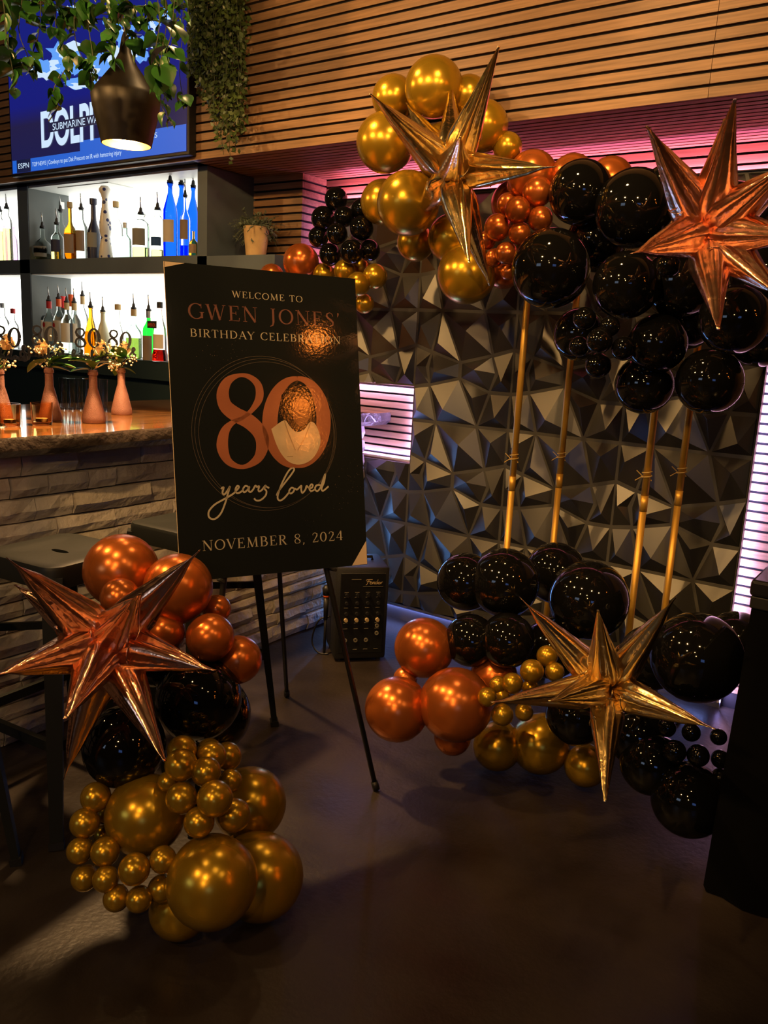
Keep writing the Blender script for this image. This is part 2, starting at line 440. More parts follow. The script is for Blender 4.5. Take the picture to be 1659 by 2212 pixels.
for x0, x1 in ((-2.397, -1.0), (-3.5, -2.50)):
    obj('soffit_lining', boxm(x0, x1, BY+.01, BB, 2.100, 2.108), M['lining'], cab)
    obj('soffit_lining', boxm(x0, x1, BY+.01, BB, 1.628, 1.636), M['lining'], cab)
    obj('light_panel', boxm(x0, x1, BB-.006, BB, 1.713, 2.099), M['panel'], cab)
    obj('light_panel', boxm(x0, x1, BB-.006, BB, 1.197, 1.627), M['panel'], cab)
obj('access_hatch', boxm(-2.2, -1.75, BY+.06, BB-.05, 2.096, 2.100), M['lining'], cab)
obj('switch', bevel(boxm(-2.397, -2.392, -0.22, -0.19, 2.02, 2.06), .003), M['lining'], cab)
# ------------------------------------------------------------------ lettering: a small serif alphabet drawn with strokes (capital height 1)
TK, TN = 0.135, 0.042
def _arc(cx, cy, rx, ry, a0, a1, tk=TK, tn=TN, n=22):
    out = []
    for i in range(n+1):
        a = radians(a0+(a1-a0)*i/n)
        out.append((cx+rx*cos(a), cy+ry*sin(a), tn+(tk-tn)*abs(cos(a))**1.3))
    return out
def _l(x0, y0, x1, y1, w): return [(x0, y0, w), (x1, y1, w)]
def _s(x, y, w=0.2): return [(x-w/2, y+(.018 if y < .5 else -.018), .036), (x+w/2, y+(.018 if y < .5 else -.018), .036)]
_stem = lambda x: [_l(x, 0, x, 1, TK), _s(x, 0, .27), _s(x, 1, .27)]
FIG8 = [(.50,.52,.05),(.72,.64,.06),(.80,.80,.09),(.70,.94,.075),(.48,.98,.05),(.27,.93,.09),(.18,.78,.13),(.26,.63,.155),(.48,.52,.17),
        (.74,.38,.175),(.85,.22,.15),(.75,.07,.09),(.48,.015,.05),(.24,.06,.08),(.13,.24,.13),(.20,.40,.10),(.34,.48,.06),(.50,.52,.05)]
GL = {
 'W': (1.16, [_l(.08,1,.33,0,TK), _l(.33,0,.56,.98,TN), _l(.54,1,.79,0,TK), _l(.79,0,1.04,1,TN), _s(.07,1,.24), _s(.54,1,.2), _s(1.05,1,.2)]),
 'E': (.72, _stem(.17)+[_l(.05,.98,.6,.98,TN), _l(.05,.02,.63,.02,TN), _l(.17,.52,.46,.52,TN), _l(.6,1,.61,.78,TN), _l(.63,0,.66,.23,TN), _l(.46,.63,.46,.41,TN)]),
 'L': (.68, _stem(.17)+[_l(.05,.02,.6,.02,TN), _l(.6,0,.64,.25,TN)]),
 'C': (.86, [_arc(.47,.5,.40,.49,48,312), _l(.76,.99,.77,.70,TN), _l(.73,.13,.79,.22,TN)]),
 'O': (.96, [_arc(.47,.5,.40,.49,0,360)]),
 'M': (1.10, [_l(.15,0,.19,1,TN), _l(.19,1,.53,.03,TK), _l(.53,.03,.87,1,TN), _l(.87,1,.92,0,TK), _s(.15,0,.24), _s(.92,0,.28), _s(.17,1,.18), _s(.89,1,.2)]),
 'T': (.76, [_l(.37,0,.37,1,TK), _l(.03,.98,.71,.98,TN), _l(.04,1,.03,.76,TN), _l(.70,1,.71,.76,TN), _s(.37,0,.28)]),
 'G': (.92, [_arc(.47,.5,.40,.49,48,318), _l(.76,.99,.77,.70,TN), _l(.79,.06,.79,.42,TK), _s(.79,.42,.27)]),
 'N': (.95, [_l(.15,0,.15,1,TN), _l(.15,1,.77,.0,TK), _l(.78,0,.78,1,TN), _s(.15,0,.24), _s(.10,1,.2), _s(.78,1,.26)]),
 'J': (.48, [[(.27,1,TK),(.27,.1,TK),(.22,-.12,.09),(.05,-.22,.045)], _s(.27,1,.27)]),
 'S': (.66, [[(.53,.74,.04),(.49,.9,.045),(.33,.985,.05),(.16,.9,.10),(.12,.74,.125),(.22,.60,.13),(.40,.47,.135),(.53,.32,.13),(.52,.14,.10),(.32,.015,.05),(.13,.08,.045),(.08,.28,.04)]]),
 "'": (.24, [[(.1,1.0,.10),(.11,.88,.10),(.05,.70,.03)]]),
 'B': (.78, _stem(.17)+[[(.05,.98,TN),(.3,.98,TN)]+_arc(.36,.755,.23,.22,80,-80)+[(.17,.53,TN)], [(.3,.53,TN)]+_arc(.38,.275,.28,.255,80,-80)+[(.05,.02,TN)]]),
 'I': (.36, _stem(.18)),
 'R': (.80, _stem(.17)+[[(.05,.98,TN),(.3,.98,TN)]+_arc(.36,.745,.24,.23,80,-80)+[(.17,.51,TN)], _l(.36,.51,.68,0,TK*.95), _s(.72,0,.16)]),
 'H': (.96, _stem(.17)+_stem(.78)+[_l(.17,.52,.78,.52,TN)]),
 'D': (.90, _stem(.17)+[[(.05,.98,TN),(.3,.98,TN)]+_arc(.34,.5,.44,.48,82,-82)+[(.05,.02,TN)]]),
 'A': (.86, [_l(.08,0,.42,1,TN), _l(.41,1,.76,0,TK), _l(.20,.34,.62,.34,TN), _s(.09,0,.22), _s(.77,0,.27)]),
 'Y': (.80, [_l(.06,1,.39,.45,TK), _l(.39,.45,.70,1,TN), _l(.39,.48,.39,0,TK), _s(.07,1,.24), _s(.70,1,.22), _s(.39,0,.28)]),
 'V': (.80, [_l(.06,1,.40,0,TK), _l(.40,0,.72,1,TN), _s(.07,1,.24), _s(.72,1,.22)]),
 '8': (.72, [[(x*.72, y, w*.72) for x, y, w in FIG8]]),
 '0': (.72, [_arc(.34,.5,.27,.48,0,360)]),
 '2': (.66, [[(.08,.74,.05),(.12,.92,.06),(.30,.985,.05),(.49,.87,.12),(.48,.66,.125),(.34,.42,.08),(.08,.04,.05)], _l(.06,.03,.56,.03,.07), _l(.56,.0,.59,.2,TN)]),
 '4': (.74, [_l(.48,0,.48,1,TK), _l(.48,1,.04,.28,TN), _l(.04,.28,.66,.28,TN), _s(.48,0,.24)]),
 ',': (.28, [[(.12,.06,.12),(.12,-.02,.10),(.05,-.18,.03)]]),
 ' ': (.42, []),
}
def smooth_path(ps, n=5):
    out = []
    for i in range(len(ps)-1):
        p0 = ps[max(i-1, 0)]; p1 = ps[i]; p2 = ps[i+1]; p3 = ps[min(i+2, len(ps)-1)]
        for k in range(n):
            t = k/n; out.append(tuple(0.5*((2*b)+(-a+c)*t+(2*a-5*b+4*c-d)*t*t+(-a+3*b-3*c+d)*t**3) for a, b, c, d in zip(p0, p1, p2, p3)))
    out.append(tuple(ps[-1])); return out
def stroke2d(bm, pts, fn, depth_=None):
    """a flat ribbon of varying width; fn maps (x, y) to a point in space; with depth_ it gets that thickness"""
    L = []
    for i, (x, y, w) in enumerate(pts):
        a = pts[max(i-1, 0)]; b = pts[min(i+1, len(pts)-1)]
        dx, dy = b[0]-a[0], b[1]-a[1]; n = math.hypot(dx, dy) or 1; nx, ny = -dy/n*w/2, dx/n*w/2
        q = [fn(x+nx, y+ny), fn(x-nx, y-ny)]
        L.append([bm.verts.new(p) for p in q] + ([bm.verts.new(p+depth_) for p in reversed(q)] if depth_ else []))
    for a, b in zip(L, L[1:]):
        for k in range(4 if depth_ else 1):
            j = (k+1) % (4 if depth_ else 2); bm.faces.new((a[k], a[j], b[j], b[k]))
    if depth_: bm.faces.new(L[0]); bm.faces.new(L[-1])
def text2d(bm, s, x0, x1, y, h, fn, sp=0.10):
    wid = sum(GL[c][0]+sp for c in s)-sp; k = (x1-x0)/wid; x = 0
    for c in s:
        for st in GL[c][1]:
            stroke2d(bm, [(x0+(x+a)*k, y+b*h, w*(k+h)/2) for a, b, w in st], fn)
        x += GL[c][0]+sp

# ------------------------------------------------------------------ welcome sign and easel
SC_ = Vector((0.506, -1.497, 1.108)); SYAW, STILT = 1.119, 0.191
SW, SHT = 0.568, 0.856
sr = Vector((cos(SYAW), sin(SYAW), 0)); sn0 = Vector((sin(SYAW), -cos(SYAW), 0))
su = Vector((0, 0, 1))*cos(STILT)-sn0*sin(STILT); sn = sn0*cos(STILT)+Vector((0, 0, 1))*sin(STILT)
def B(s, t, k=0.0006): return SC_+sr*s+su*t+sn*k
def bpx(u, v):
    r = ray(u, v); k = (SC_-CP).dot(sn)/r.dot(sn); p = CP+r*k-SC_
    return p.dot(sr), p.dot(su)
def bz(x, y): return bpx(330+x/3.072, 540+y/3.072)     # from the enlarged study of the sign
sign = thing('welcome_sign', 'black birthday welcome sign with copper 80 standing on an easel', 'sign', SC_-su*SHT/2)
bm = bmesh.new()
for k in (0.0, -0.006):
    pass
vv = [[bm.verts.new(B(s*SW/2, t*SHT/2, k)) for s, t in ((-1,-1),(1,-1),(1,1),(-1,1))] for k in (0.0, -0.006)]
bm.faces.new(vv[0]); bm.faces.new(vv[1][::-1])
for k in range(4):
    f = bm.faces.new((vv[0][k], vv[0][(k+1) % 4], vv[1][(k+1) % 4], vv[1][k])); f.material_index = 1
obj('board', bm, [M['board'], M['boardedge']], sign)
def line_of(name, s, a, b, capt, material, sp=0.10):
    """a line of lettering between two corners of the enlarged study: a = first letter's foot, b = last letter's foot"""
    s0, t0 = bz(*a); s1, t1 = bz(*b); sc_, tc = bz(*capt)
    bm = bmesh.new(); y = (t0+t1)/2
    text2d(bm, s, s0, s1, y, tc-t0, lambda x, y_: B(x, y_), sp)
    obj(name, bm, material, sign)
M['ltanp'] = mat('print_tan', (0.25, 0.18, 0.11), 0.1)
line_of('lettering', 'WELCOME TO', (527, 311), (995, 351), (527, 268), M['cream'], .12)
line_of('lettering', "GWEN JONES'", (235, 455), (1245, 513), (235, 352), M['roseink'], .13)
line_of('lettering', 'BIRTHDAY CELEBRATION', (247, 570), (1248, 628), (247, 517), M['cream'], .12)
line_of('lettering', 'NOVEMBER 8, 2024', (330, 2004), (1265, 1918), (330, 1936), M['cream'], .12)
def trace(name, path, w, material, lift=0.0007, smooth=True):
    bm = bmesh.new()
    for ps in path:
        q = []
        for p in ps:
            s, t = bz(p[0], p[1]); q.append((s, t, (p[2] if len(p) > 2 else w)*PXM))
        stroke2d(bm, smooth_path(q) if smooth else q, lambda x, y: B(x, y, lift))
    return obj(name, bm, material, sign)
a_, b_ = bz(400, 1100), bz(1200, 1100); PXM = math.hypot(b_[0]-a_[0], b_[1]-a_[1])/800
E8 = [(592,1118,22),(655,1065,30),(705,985,50),(700,900,48),(645,845,34),(575,832,24),(500,868,50),(465,945,74),(480,1030,84),(545,1088,90),(640,1140,94),(708,1210,92),(728,1290,84),(695,1385,56),(600,1440,26),(505,1405,46),(462,1310,72),(478,1205,56),(530,1145,30),(592,1118,22)]
trace('numeral_eight', [E8], 0, M['copperink'])
E0 = [(955,852,26)]+[(955+178*sin(radians(a)), 1143-290*cos(radians(a)), 26+74*abs(sin(radians(a)))**1.2) for a in range(12, 360, 12)]+[(955,852,26)]
E0 = [(x-(0.012*(y-1143)), y, w) for x, y, w in E0]
trace('numeral_zero', [E0], 0, M['copperink'])
def blob(name, pts, material, lift):
    bm = bmesh.new(); q = smooth_path([(*bz(*p), 0) for p in pts+[pts[0]]], 4)[:-1]
    bm.faces.new([bm.verts.new(B(x, y, lift)) for x, y, _ in q]); return obj(name, bm, material, sign)
por = blob('portrait', [(852,965),(900,915),(960,905),(1020,935),(1060,985),(1075,1060),(1068,1130),(1040,1180),(960,1190),(900,1160),(860,1110),(848,1030)], M['hair'], .0010)
tag(por, 'printed portrait of a dark-haired person in a cream blouse')
blob('portrait_face', [(925,1010),(970,985),(1025,1000),(1045,1055),(1035,1120),(1000,1165),(960,1160),(930,1110)], M['skin'], .0013)
blob('portrait_blouse', [(785,1188),(870,1130),(905,1165),(945,1205),(1000,1195),(1045,1140),(1085,1170),(1112,1260),(1090,1340),(1040,1400),(970,1425),(900,1405),(850,1350),(815,1280)], M['blouse'], .0016)
trace('portrait_lapel', [[(872,1135,6),(900,1220,7),(945,1330,7)], [(1046,1145,6),(1010,1240,7),(960,1330,7)], [(890,1372,5),(930,1370,5)]], 0, M['ltanp'], .0019, False)
ringc = bz(768, 1218)
for dx, dy, rx, ry in ((0, 0, .2115, .2105), (.003, -.004, .204, .206), (-.008, .0, .212, .2175)):
    bm = bmesh.new()
    stroke2d(bm, [(ringc[0]+dx+rx*cos(2*pi*i/72), ringc[1]+dy+ry*sin(2*pi*i/72), .0011) for i in range(73)], lambda x, y: B(x, y, .0004))
    obj('ring', bm, M['ring'], sign)
SCRIPT = [[(452,1585),(470,1575),(462,1610),(475,1622),(500,1590),(512,1568),(500,1610),(480,1680),(450,1750),(410,1785),(375,1775),(372,1735),(410,1690),(470,1655),(530,1620),(560,1590),(572,1572),(560,1566),(548,1590),(556,1612),(580,1608),(600,1590)],
  [(634,1572),(614,1566),(598,1588),(606,1608),(628,1592),(640,1570),(636,1596),(648,1606),(665,1590),(680,1564),(690,1572),(706,1568),(700,1590),(706,1602),(724,1592),(742,1568),(748,1564),(740,1582),(754,1602),(746,1632),(714,1660),(686,1662),(672,1648)], [(746,1566),(772,1580)],
  [(822,1630),(835,1600),(880,1540),(922,1485),(938,1455),(922,1446),(892,1480),(852,1560),(828,1635),(840,1662),(870,1648),(908,1604)],
  [(938,1584),(920,1578),(904,1600),(914,1616),(932,1604),(942,1584),(956,1590),(974,1574),(986,1565),(984,1590),(992,1612),(1012,1590),(1020,1566),(1032,1576),(1052,1580),(1062,1562),(1050,1556),(1038,1580),(1050,1600),(1076,1588)],
  [(1112,1560),(1086,1562),(1076,1585),(1090,1600),(1110,1580),(1128,1530),(1144,1486),(1136,1540),(1120,1582),(1130,1598),(1166,1568)]]
trace('script_lettering', SCRIPT, 11, M['cream'])
rg = random.Random(5); bm = bmesh.new()
for _ in range(110):
    cl = rg.choice(((1230, 1640), (1300, 1500), (1060, 1790), (400, 720), (560, 650), (1340, 1560)))
    s, t = bz(rg.gauss(cl[0], 55), rg.gauss(cl[1], 60)); r = rg.uniform(.0004, .0011)
    if abs(s) < SW/2-.01: bm.faces.new([bm.verts.new(B(s+r*cos(k*pi/3), t+r*sin(k*pi/3), .0005)) for k in range(6)])
sp_ = obj('printed_glitter', bm, M['ring'], sign); sp_['kind'] = 'stuff'
bm = bmesh.new(); e0, e1 = SW/2, -SHT/2
bm.faces.new([bm.verts.new(B(*q, .0009)) for q in ((e0-.001, e1+.001), (e0-.001, e1+.072), (e0-.052, e1+.001))])
tag(obj('creased_corner', bm, M['boardedge'], sign), 'bare tan corner where the black print is missing')
bm = bmesh.new()
bm.faces.new([bm.verts.new(B(*q, .0009)) for q in ((-e0+.001, -e1-.001), (-e0+.001, -e1-.016), (-e0+.055, -e1-.001))])
obj('creased_corner', bm, M['boardedge'], sign)

easel = thing('tripod_easel', 'slim black tripod easel holding the birthday sign', 'easel', (SC_.x, SC_.y, 0))
apex = SC_+su*.40-sn*.03
def leg(foot, name='leg'):
    bm = tubem([apex, apex.lerp(foot, .5), foot-(foot-apex).normalized()*.012], [.009, .0085, .0075], 8)
    o = obj(name, bm, M['black'], easel, True)
    bm = tubem([foot-(foot-apex).normalized()*.03, foot+Vector((0, 0, .004))], .011, 8)
    obj('rubber_foot', bm, M['black'], o, True)
footr = Vector((0.814, -1.327, 0)); mid = SC_+Vector((0, 0, -SC_.z)); rr_ = (footr-mid).dot(sr)
leg(footr); leg(footr-sr*2*rr_); leg(Vector((0.159, -1.006, 0)))
for k in (-.17, .17):
    obj('peg', tubem([SC_-su*(SHT/2+.006)+sr*k-sn*.03, SC_-su*(SHT/2+.006)+sr*k+sn*.016], .005), M['black'], easel)
obj('head_clamp', tubem([apex-su*.03-sn*.02, apex+su*.01-sn*.02], .018, 10), M['black'], easel)

# ------------------------------------------------------------------ television on the bulkhead
def emit_mat(name, c, s=1.0): return mat(name, (0, 0, 0), 0.5, emit=c, estr=s)
TY = -0.565
p0 = on('y', 25, 383, TY); p1 = on('y', 408, 340, TY)
TX0, TX1, TZ0 = p0.x, p1.x, 2.124; TZ1 = TZ0+.80
tv = thing('television', 'large wall television showing a blue sports broadcast above the bottles', 'television', ((TX0+TX1)/2, TY, TZ0))
obj('housing', bevel(boxm(TX0, TX1, TY, -0.522, TZ0, TZ1), .004), M['black'], tv)
sm = bpy.data.materials.new('blue_screen'); sm.use_nodes = True
nt = sm.node_tree; bs = nt.nodes['Principled BSDF']; bs.inputs['Base Color'].default_value = (0, 0, 0, 1); bs.inputs['Roughness'].default_value = .2
tc = nt.nodes.new('ShaderNodeTexCoord'); sp = nt.nodes.new('ShaderNodeSeparateXYZ'); cr = nt.nodes.new('ShaderNodeValToRGB')
nt.links.new(tc.outputs['Generated'], sp.inputs[0]); nt.links.new(sp.outputs['Z'], cr.inputs[0])
cr.color_ramp.elements[0].color = (.010, .010, .06, 1); cr.color_ramp.elements[1].color = (.008, .012, .16, 1)
e = cr.color_ramp.elements.new(.30); e.color = (.014, .011, .05, 1); e = cr.color_ramp.elements.new(.42); e.color = (.008, .010, .15, 1)
nt.links.new(cr.outputs[0], bs.inputs['Emission Color']); bs.inputs['Emission Strength'].default_value = 1.25
scr = obj('screen', boxm(TX0+.012, TX1-.012, TY-.002, TY, TZ0+.014, TZ1-.012), sm, tv)
def T(px, py): q = on('y', px, py, TY-.002); return q.x, q.z
def quad(name, pts, material, lift, parent):
    bm = bmesh.new(); bm.faces.new([bm.verts.new((x, TY-.002-lift, z)) for x, z in pts]); return obj(name, bm, material, parent)
M['tvblue'] = emit_mat('screen_bright_blue', (.015, .12, .62), 1.0)
M['tvnavy'] = emit_mat('screen_navy', (.006, .010, .045), 1.0)
M['tvwhite'] = emit_mat('screen_white', (.62, .80, 1.0), 1.0)
M['tvice'] = emit_mat('screen_ice_blue', (.12, .36, .95), 1.0)
W_ = TX1-TX0
zt0, zt1 = TZ0+.016, TZ0+.128
quad('ticker_band', ((TX0+.02, zt0), (TX1-.014, zt0), (TX1-.014, zt1), (TX0+.62, zt1), (TX0+.62, zt1-.048), (TX0+.02, zt1-.048)), M['tvblue'], .0012, scr)
quad('logo_box', ((TX0+.06, zt0), (TX0+.19, zt0), (TX0+.19, zt1-.048), (TX0+.06, zt1-.048)), M['tvnavy'], .0018, scr)
def sans(name, s, x0, z0, h, width, material, parent, y=None, lift=.0026, bold=0.0):
    cu = bpy.data.curves.new(name, 'FONT'); cu.body = s; cu.size = 1.0; cu.fill_mode = 'FRONT'; cu.offset = bold
    t = link('t', cu); me = bpy.data.meshes.new_from_object(t.evaluated_get(bpy.context.evaluated_depsgraph_get()))
    bpy.data.objects.remove(t); bpy.data.curves.remove(cu)
    xs = [v.co.x for v in me.vertices]; k = width/(max(xs)-min(xs)); x_ = min(xs)
    for v in me.vertices: v.co = ((v.co.x-x_)*k, 0, v.co.y*h/0.70)
    me.name = name; me.materials.clear(); me.materials.append(material)
    return link(name, me, parent, Vector((x0, (TY if y is None else y)-.002-lift, z0))-world_loc(parent))
sans('caption', 'ESPN', TX0+.075, zt0+.020, .026, .10, M['tvwhite'], scr)
sans('caption', 'TOP NEWS | Cowboys to put Dak Prescott on IR with hamstring injury', TX0+.205, zt0+.022, .021, .74, M['tvwhite'], scr)
sans('caption', 'AKERS', TX0+1.065, zt1-.038, .022, .14, M['tvwhite'], scr)
sans('caption', 'per ESPN', TX0+.97, zt0+.045, .014, .20, M['tvwhite'], scr)
xa, za = T(92, 318); xb, zb = T(214, 262)
o = sans('headline', 'DOLPHINS', xa-.005, TZ0+.128, .165, .76, M['tvwhite'], scr, bold=.03)
quad('headline_band', ((xa+.06, TZ0+.190), (xa+.66, TZ0+.190), (xa+.66, TZ0+.236), (xa+.06, TZ0+.236)), M['tvnavy'], .0034, scr)
sans('headline', 'SUBMARINE WARFARE', xa+.10, TZ0+.197, .032, .52, M['tvwhite'], scr, lift=.0045)
# pale splashes of water across the upper screen
rt = random.Random(21)
for k, (cx, cy, rx, ry) in enumerate(((150, 120, 62, 48), (215, 150, 50, 44), (265, 95, 44, 50), (300, 110, 40, 34), (105, 150, 40, 28), (345, 85, 34, 30), (180, 180, 52, 18), (245, 60, 26, 24), (330, 50, 24, 18), (60, 140, 26, 20), (150, 30, 30, 22), (360, 30, 22, 22))):
    bm = bmesh.new()
    for q in range(13):
        ox, oy = cx+rt.uniform(-.5, .5)*rx, cy+rt.uniform(-.5, .5)*ry; n = 9; pts = []
        for a in range(n):
            r = rt.uniform(.30, 1.25); pts.append(T(ox+rx*.36*r*cos(2*pi*a/n), oy+ry*.42*r*sin(2*pi*a/n)))
        if all(TX0+.02 < x < TX1-.02 and z < TZ1-.02 for x, z in pts):
            f = bm.faces.new([bm.verts.new((x, TY-.0034-q*.0002-k*.00001, z)) for x, z in pts]); f.material_index = q % 2
    obj('splash_graphic', bm, [M['tvice'], M['tvwhite']], scr)

# two more televisions on the far wall behind the camera: their light and reflections are in the photograph
def rear_tv(label, x, z, c):
    t = thing('television', label, 'television', (x, -7.08, z))
    obj('housing', bevel(boxm(x-.72, x+.72, -7.098, -7.05, z, z+.82), .004), M['black'], t)
    obj('screen', boxm(x-.705, x+.705, -7.05, -7.048, z+.015, z+.805), emit_mat('rear_screen', c, 2.6), t)
rear_tv('pale blue television on the rear wall, the one nearer the bar', -0.4, 1.7, (.55, .72, 1.0))
rear_tv('deep blue television on the rear wall, the one farther from the bar', 5.0, 1.7, (.18, .36, 1.0))
# ------------------------------------------------------------------ pendant lamp over the bar
PC = at(272, 215, 2.62); rs_ = 2.62/FPX
pend = thing('pendant_lamp', 'dark brown pendant lamp with a glowing amber mouth in front of the television', 'lamp', (PC.x, PC.y, PC.z))
M['shade'] = mat('bronze_shade', (0.016, 0.012, 0.008), 0.45, 0.3)
M['shadein'] = mat('brass_inside', (0.75, 0.45, 0.15), 0.35, 0.6)
M['glow'] = mat('pendant_bulb', (1, 1, 1), 0.5, emit=(1.0, 0.55, 0.20), estr=60)
prof = [(53, -92), (60, -60), (70, -20), (73, 4), (68, 14), (48, 38), (26, 66), (13, 92), (8, 120), (4, 132)]
prof = [(r*rs_, z*rs_) for r, z in prof]
bm = lathe(prof, 32, cap=False); obj('lamp_shade', bm, M['shade'], pend, 50, local=True)
bm = lathe([(r*.96, z) for r, z in prof[:-1]], 32, cap=False); obj('shade_lining', bm, M['shadein'], pend, 50, local=True)
bm = lathe([(0, -82*rs_), (34*rs_, -80*rs_), (38*rs_, -66*rs_), (20*rs_, -40*rs_), (0, -30*rs_)], 20); obj('bulb', bm, M['glow'], pend, True, local=True)
obj('cord', tubem([PC+Vector((0, 0, 130*rs_)), (PC.x, PC.y, 3.3)], .004), M['black'], pend)
l = bpy.data.lights.new('pendant', 'SPOT'); l.energy = PENDANT_POWER; l.color = (1, .58, .24); l.spot_size = radians(PENDANT_CONE); l.spot_blend = .12; l.shadow_soft_size = .04
o = link('pendant_light', l, pend); o.location = (0, 0, -96*rs_)
# ------------------------------------------------------------------ bottles
def glass(name, col, rough=0.02, ior=1.25): return mat(name, col, rough, trans=1.0, ior=ior, spec=0.4)
G = {'clear': glass('clear_glass', (0.80, 0.88, 0.83)), 'amber': glass('amber_spirit', (0.85, 0.36, 0.02)), 'gold': glass('pale_gold_spirit', (0.95, 0.85, 0.35)),
     'blue': glass('blue_glass', (0.004, 0.07, 0.80)), 'green': glass('green_glass', (0.01, 0.50, 0.03)), 'pale': glass('pale_green_glass', (0.55, 0.95, 0.72)),
     'red': glass('red_liqueur', (0.85, 0.012, 0.004)), 'olive': glass('olive_liqueur', (0.28, 0.28, 0.05)), 'violet': glass('violet_glass', (0.7, 0.35, 0.8)), 'ale': glass('pink_clear_glass', (0.95, 0.70, 0.66))}
K = {'navy': mat('navy_ceramic', (0.012, 0.016, 0.05), 0.35), 'milk': mat('cream_bottle', (0.55, 0.55, 0.38), 0.35), 'red': mat('red_cap', (0.55, 0.02, 0.02), 0.4),
     'orange': mat('orange_cap', (0.65, 0.10, 0.02), 0.4), 'cork': mat('cork', (0.42, 0.30, 0.14), 0.8), 'steel': mat('pourer_steel', (0.5, 0.5, 0.5), 0.25, 0.9),
     'rubber': mat('pourer_rubber', (0.012, 0.012, 0.014), 0.5), 'ltan': mat('label_tan', (0.26, 0.19, 0.13), 0.7), 'lnavy': mat('label_navy', (0.02, 0.025, 0.07), 0.6),
     'lcream': mat('label_cream', (0.62, 0.56, 0.44), 0.7), 'lred': mat('label_red', (0.45, 0.02, 0.02), 0.6), 'lgrey': mat('label_grey', (0.25, 0.25, 0.22), 0.7),
     'lblue': mat('label_blue', (0.01, 0.07, 0.28), 0.6), 'lblk': mat('label_black', (0.01, 0.012, 0.014), 0.6), 'talavera': None, 'silver': mat('silver_cap', (0.45, 0.47, 0.45), 0.3, 0.8)}
PROF = {  # unit radius, unit height without the pourer
 'round': [(.80,0),(1,.02),(1,.60),(.92,.66),(.55,.74),(.34,.80),(.32,.97),(.37,.975),(.37,1)],
 'slim': [(.85,0),(1,.02),(1,.46),(.8,.56),(.5,.66),(.4,.74),(.36,.97),(.44,.975),(.44,1)],
 'cone': [(.85,0),(1,.02),(1,.30),(.86,.45),(.55,.66),(.30,.80),(.27,.97),(.34,.975),(.34,1)],
 'squat': [(.75,0),(1,.04),(1,.45),(.9,.56),(.4,.66),(.26,.72),(.26,.97),(.32,.975),(.32,1)],
 'flask': [(.45,0),(.8,.06),(1,.25),(.95,.42),(.7,.56),(.3,.66),(.24,.72),(.24,.97),(.3,.975),(.3,1)],
 'blue': [(.95,0),(1,.01),(1,.56),(.96,.64),(.62,.76),(.34,.86),(.30,.94),(.46,.99),(.46,1)],
 'jug': [(.96,0),(1,.02),(1,.70),(.94,.78),(.6,.84),(.42,.87),(.40,.93),(.52,.935),(.56,1)],
 'aper': [(1.0,0),(1,.12),(.86,.2),(.80,.5),(.72,.62),(.4,.78),(.30,.86),(.30,1)],
 'hour': [(.95,0),(1,.03),(.75,.22),(.62,.30),(.80,.38),(.86,.46),(.70,.60),(.46,.72),(.40,.82),(.55,.88),(.8,.93),(.8,.96),(.5,1),(0,1)]}
def bottle(label, group, base, r, h, kind, body, fill=None, fillh=0.0, lab=None, cap='pourer', neck=None, sq=False, labz=(.12, .48)):
    t = thing('bottle', label, 'bottle', base, group)
    seg = 4 if sq else 20
    pr = [(a*r, b*h) for a, b in PROF[kind]]
    bm = lathe(pr, seg)
    if sq:
        bmesh.ops.rotate(bm, verts=bm.verts[:], cent=(0, 0, 0), matrix=Matrix.Rotation(pi/4+.15, 3, 'Z'))
    obj('body', bm, body, t, 40, local=True)
    def ru(z):
        for (a, b), (c, d) in zip(pr, pr[1:]):
            if b <= z <= d: return a+(c-a)*(z-b)/max(d-b, 1e-6)
        return pr[-1][0]
    if fill:
        zs = [.012*h+i*(fillh*h-.012*h)/8 for i in range(9)]
        obj('drink', lathe([(ru(z)*.93, z) for z in zs], seg if sq else 16), fill, t, 40, local=True)
    if lab:
        bm = bmesh.new(); z0, z1 = labz[0]*h, labz[1]*h; n = 8; L = []
        for i in range(n+1):
            a = radians(-150+120*i/n)+radians(30)*.6; rr = max(ru(z0), ru(z1))*1.015
            if sq: rr = r*.80
            L.append((bm.verts.new((rr*cos(a), rr*sin(a), z0)), bm.verts.new((rr*cos(a), rr*sin(a), z1))))
        for p, q in zip(L, L[1:]): bm.faces.new((p[0], q[0], q[1], p[1]))
        obj('label', bm, lab, t, True, local=True)
    nr = pr[-1][0]
    if neck: obj('neck_sleeve', lathe([(nr*1.12, h*.86), (nr*1.12, h*1.0)], 14), neck, t, 40, local=True)
    if cap == 'pourer':
        p = obj('pourer', lathe([(min(nr,.014)*.9, h-.004), (min(nr, .012)*1.25, h+.004), (min(nr, .012)*1.25, h+.008), (min(nr, .012)*.8, h+.012), (min(nr, .012)*.55, h+.030)], 12), K['rubber'], t, 40, local=True)
        obj('spout', tubem([(0, 0, h+.028), (.001, -.002, h+.055), (.004, -.006, h+.082)], [.0042, .0035, .003], 6), K['steel'], p, True, local=True)
    elif cap: obj('cap', lathe([(nr*1.25, h*.985), (nr*1.25, h+.026), (0, h+.028)], 14), cap, t, 40, local=True)
    return t
def shelf_bottle(px, pr, top, zb, y, *a, pour=True, **k):
    """px: centre column, pr: half width in px, top: row of the top of the glass"""
    b = on('y', px, 600, y); b = Vector((b.x, y, zb)); d = depth(b)
    r0 = row((b.x, b.y, zb)); v = Vector((px, 0, 0))
    b = on('y', px, r0, y); b.z = zb
    return b, pr*d/FPX, max(height_to(b, top), .08)
TOP, LOW = 1.711, 1.195
GT, GLW = 'spirit bottles on the upper back bar shelf', 'spirit bottles on the lower back bar shelf'
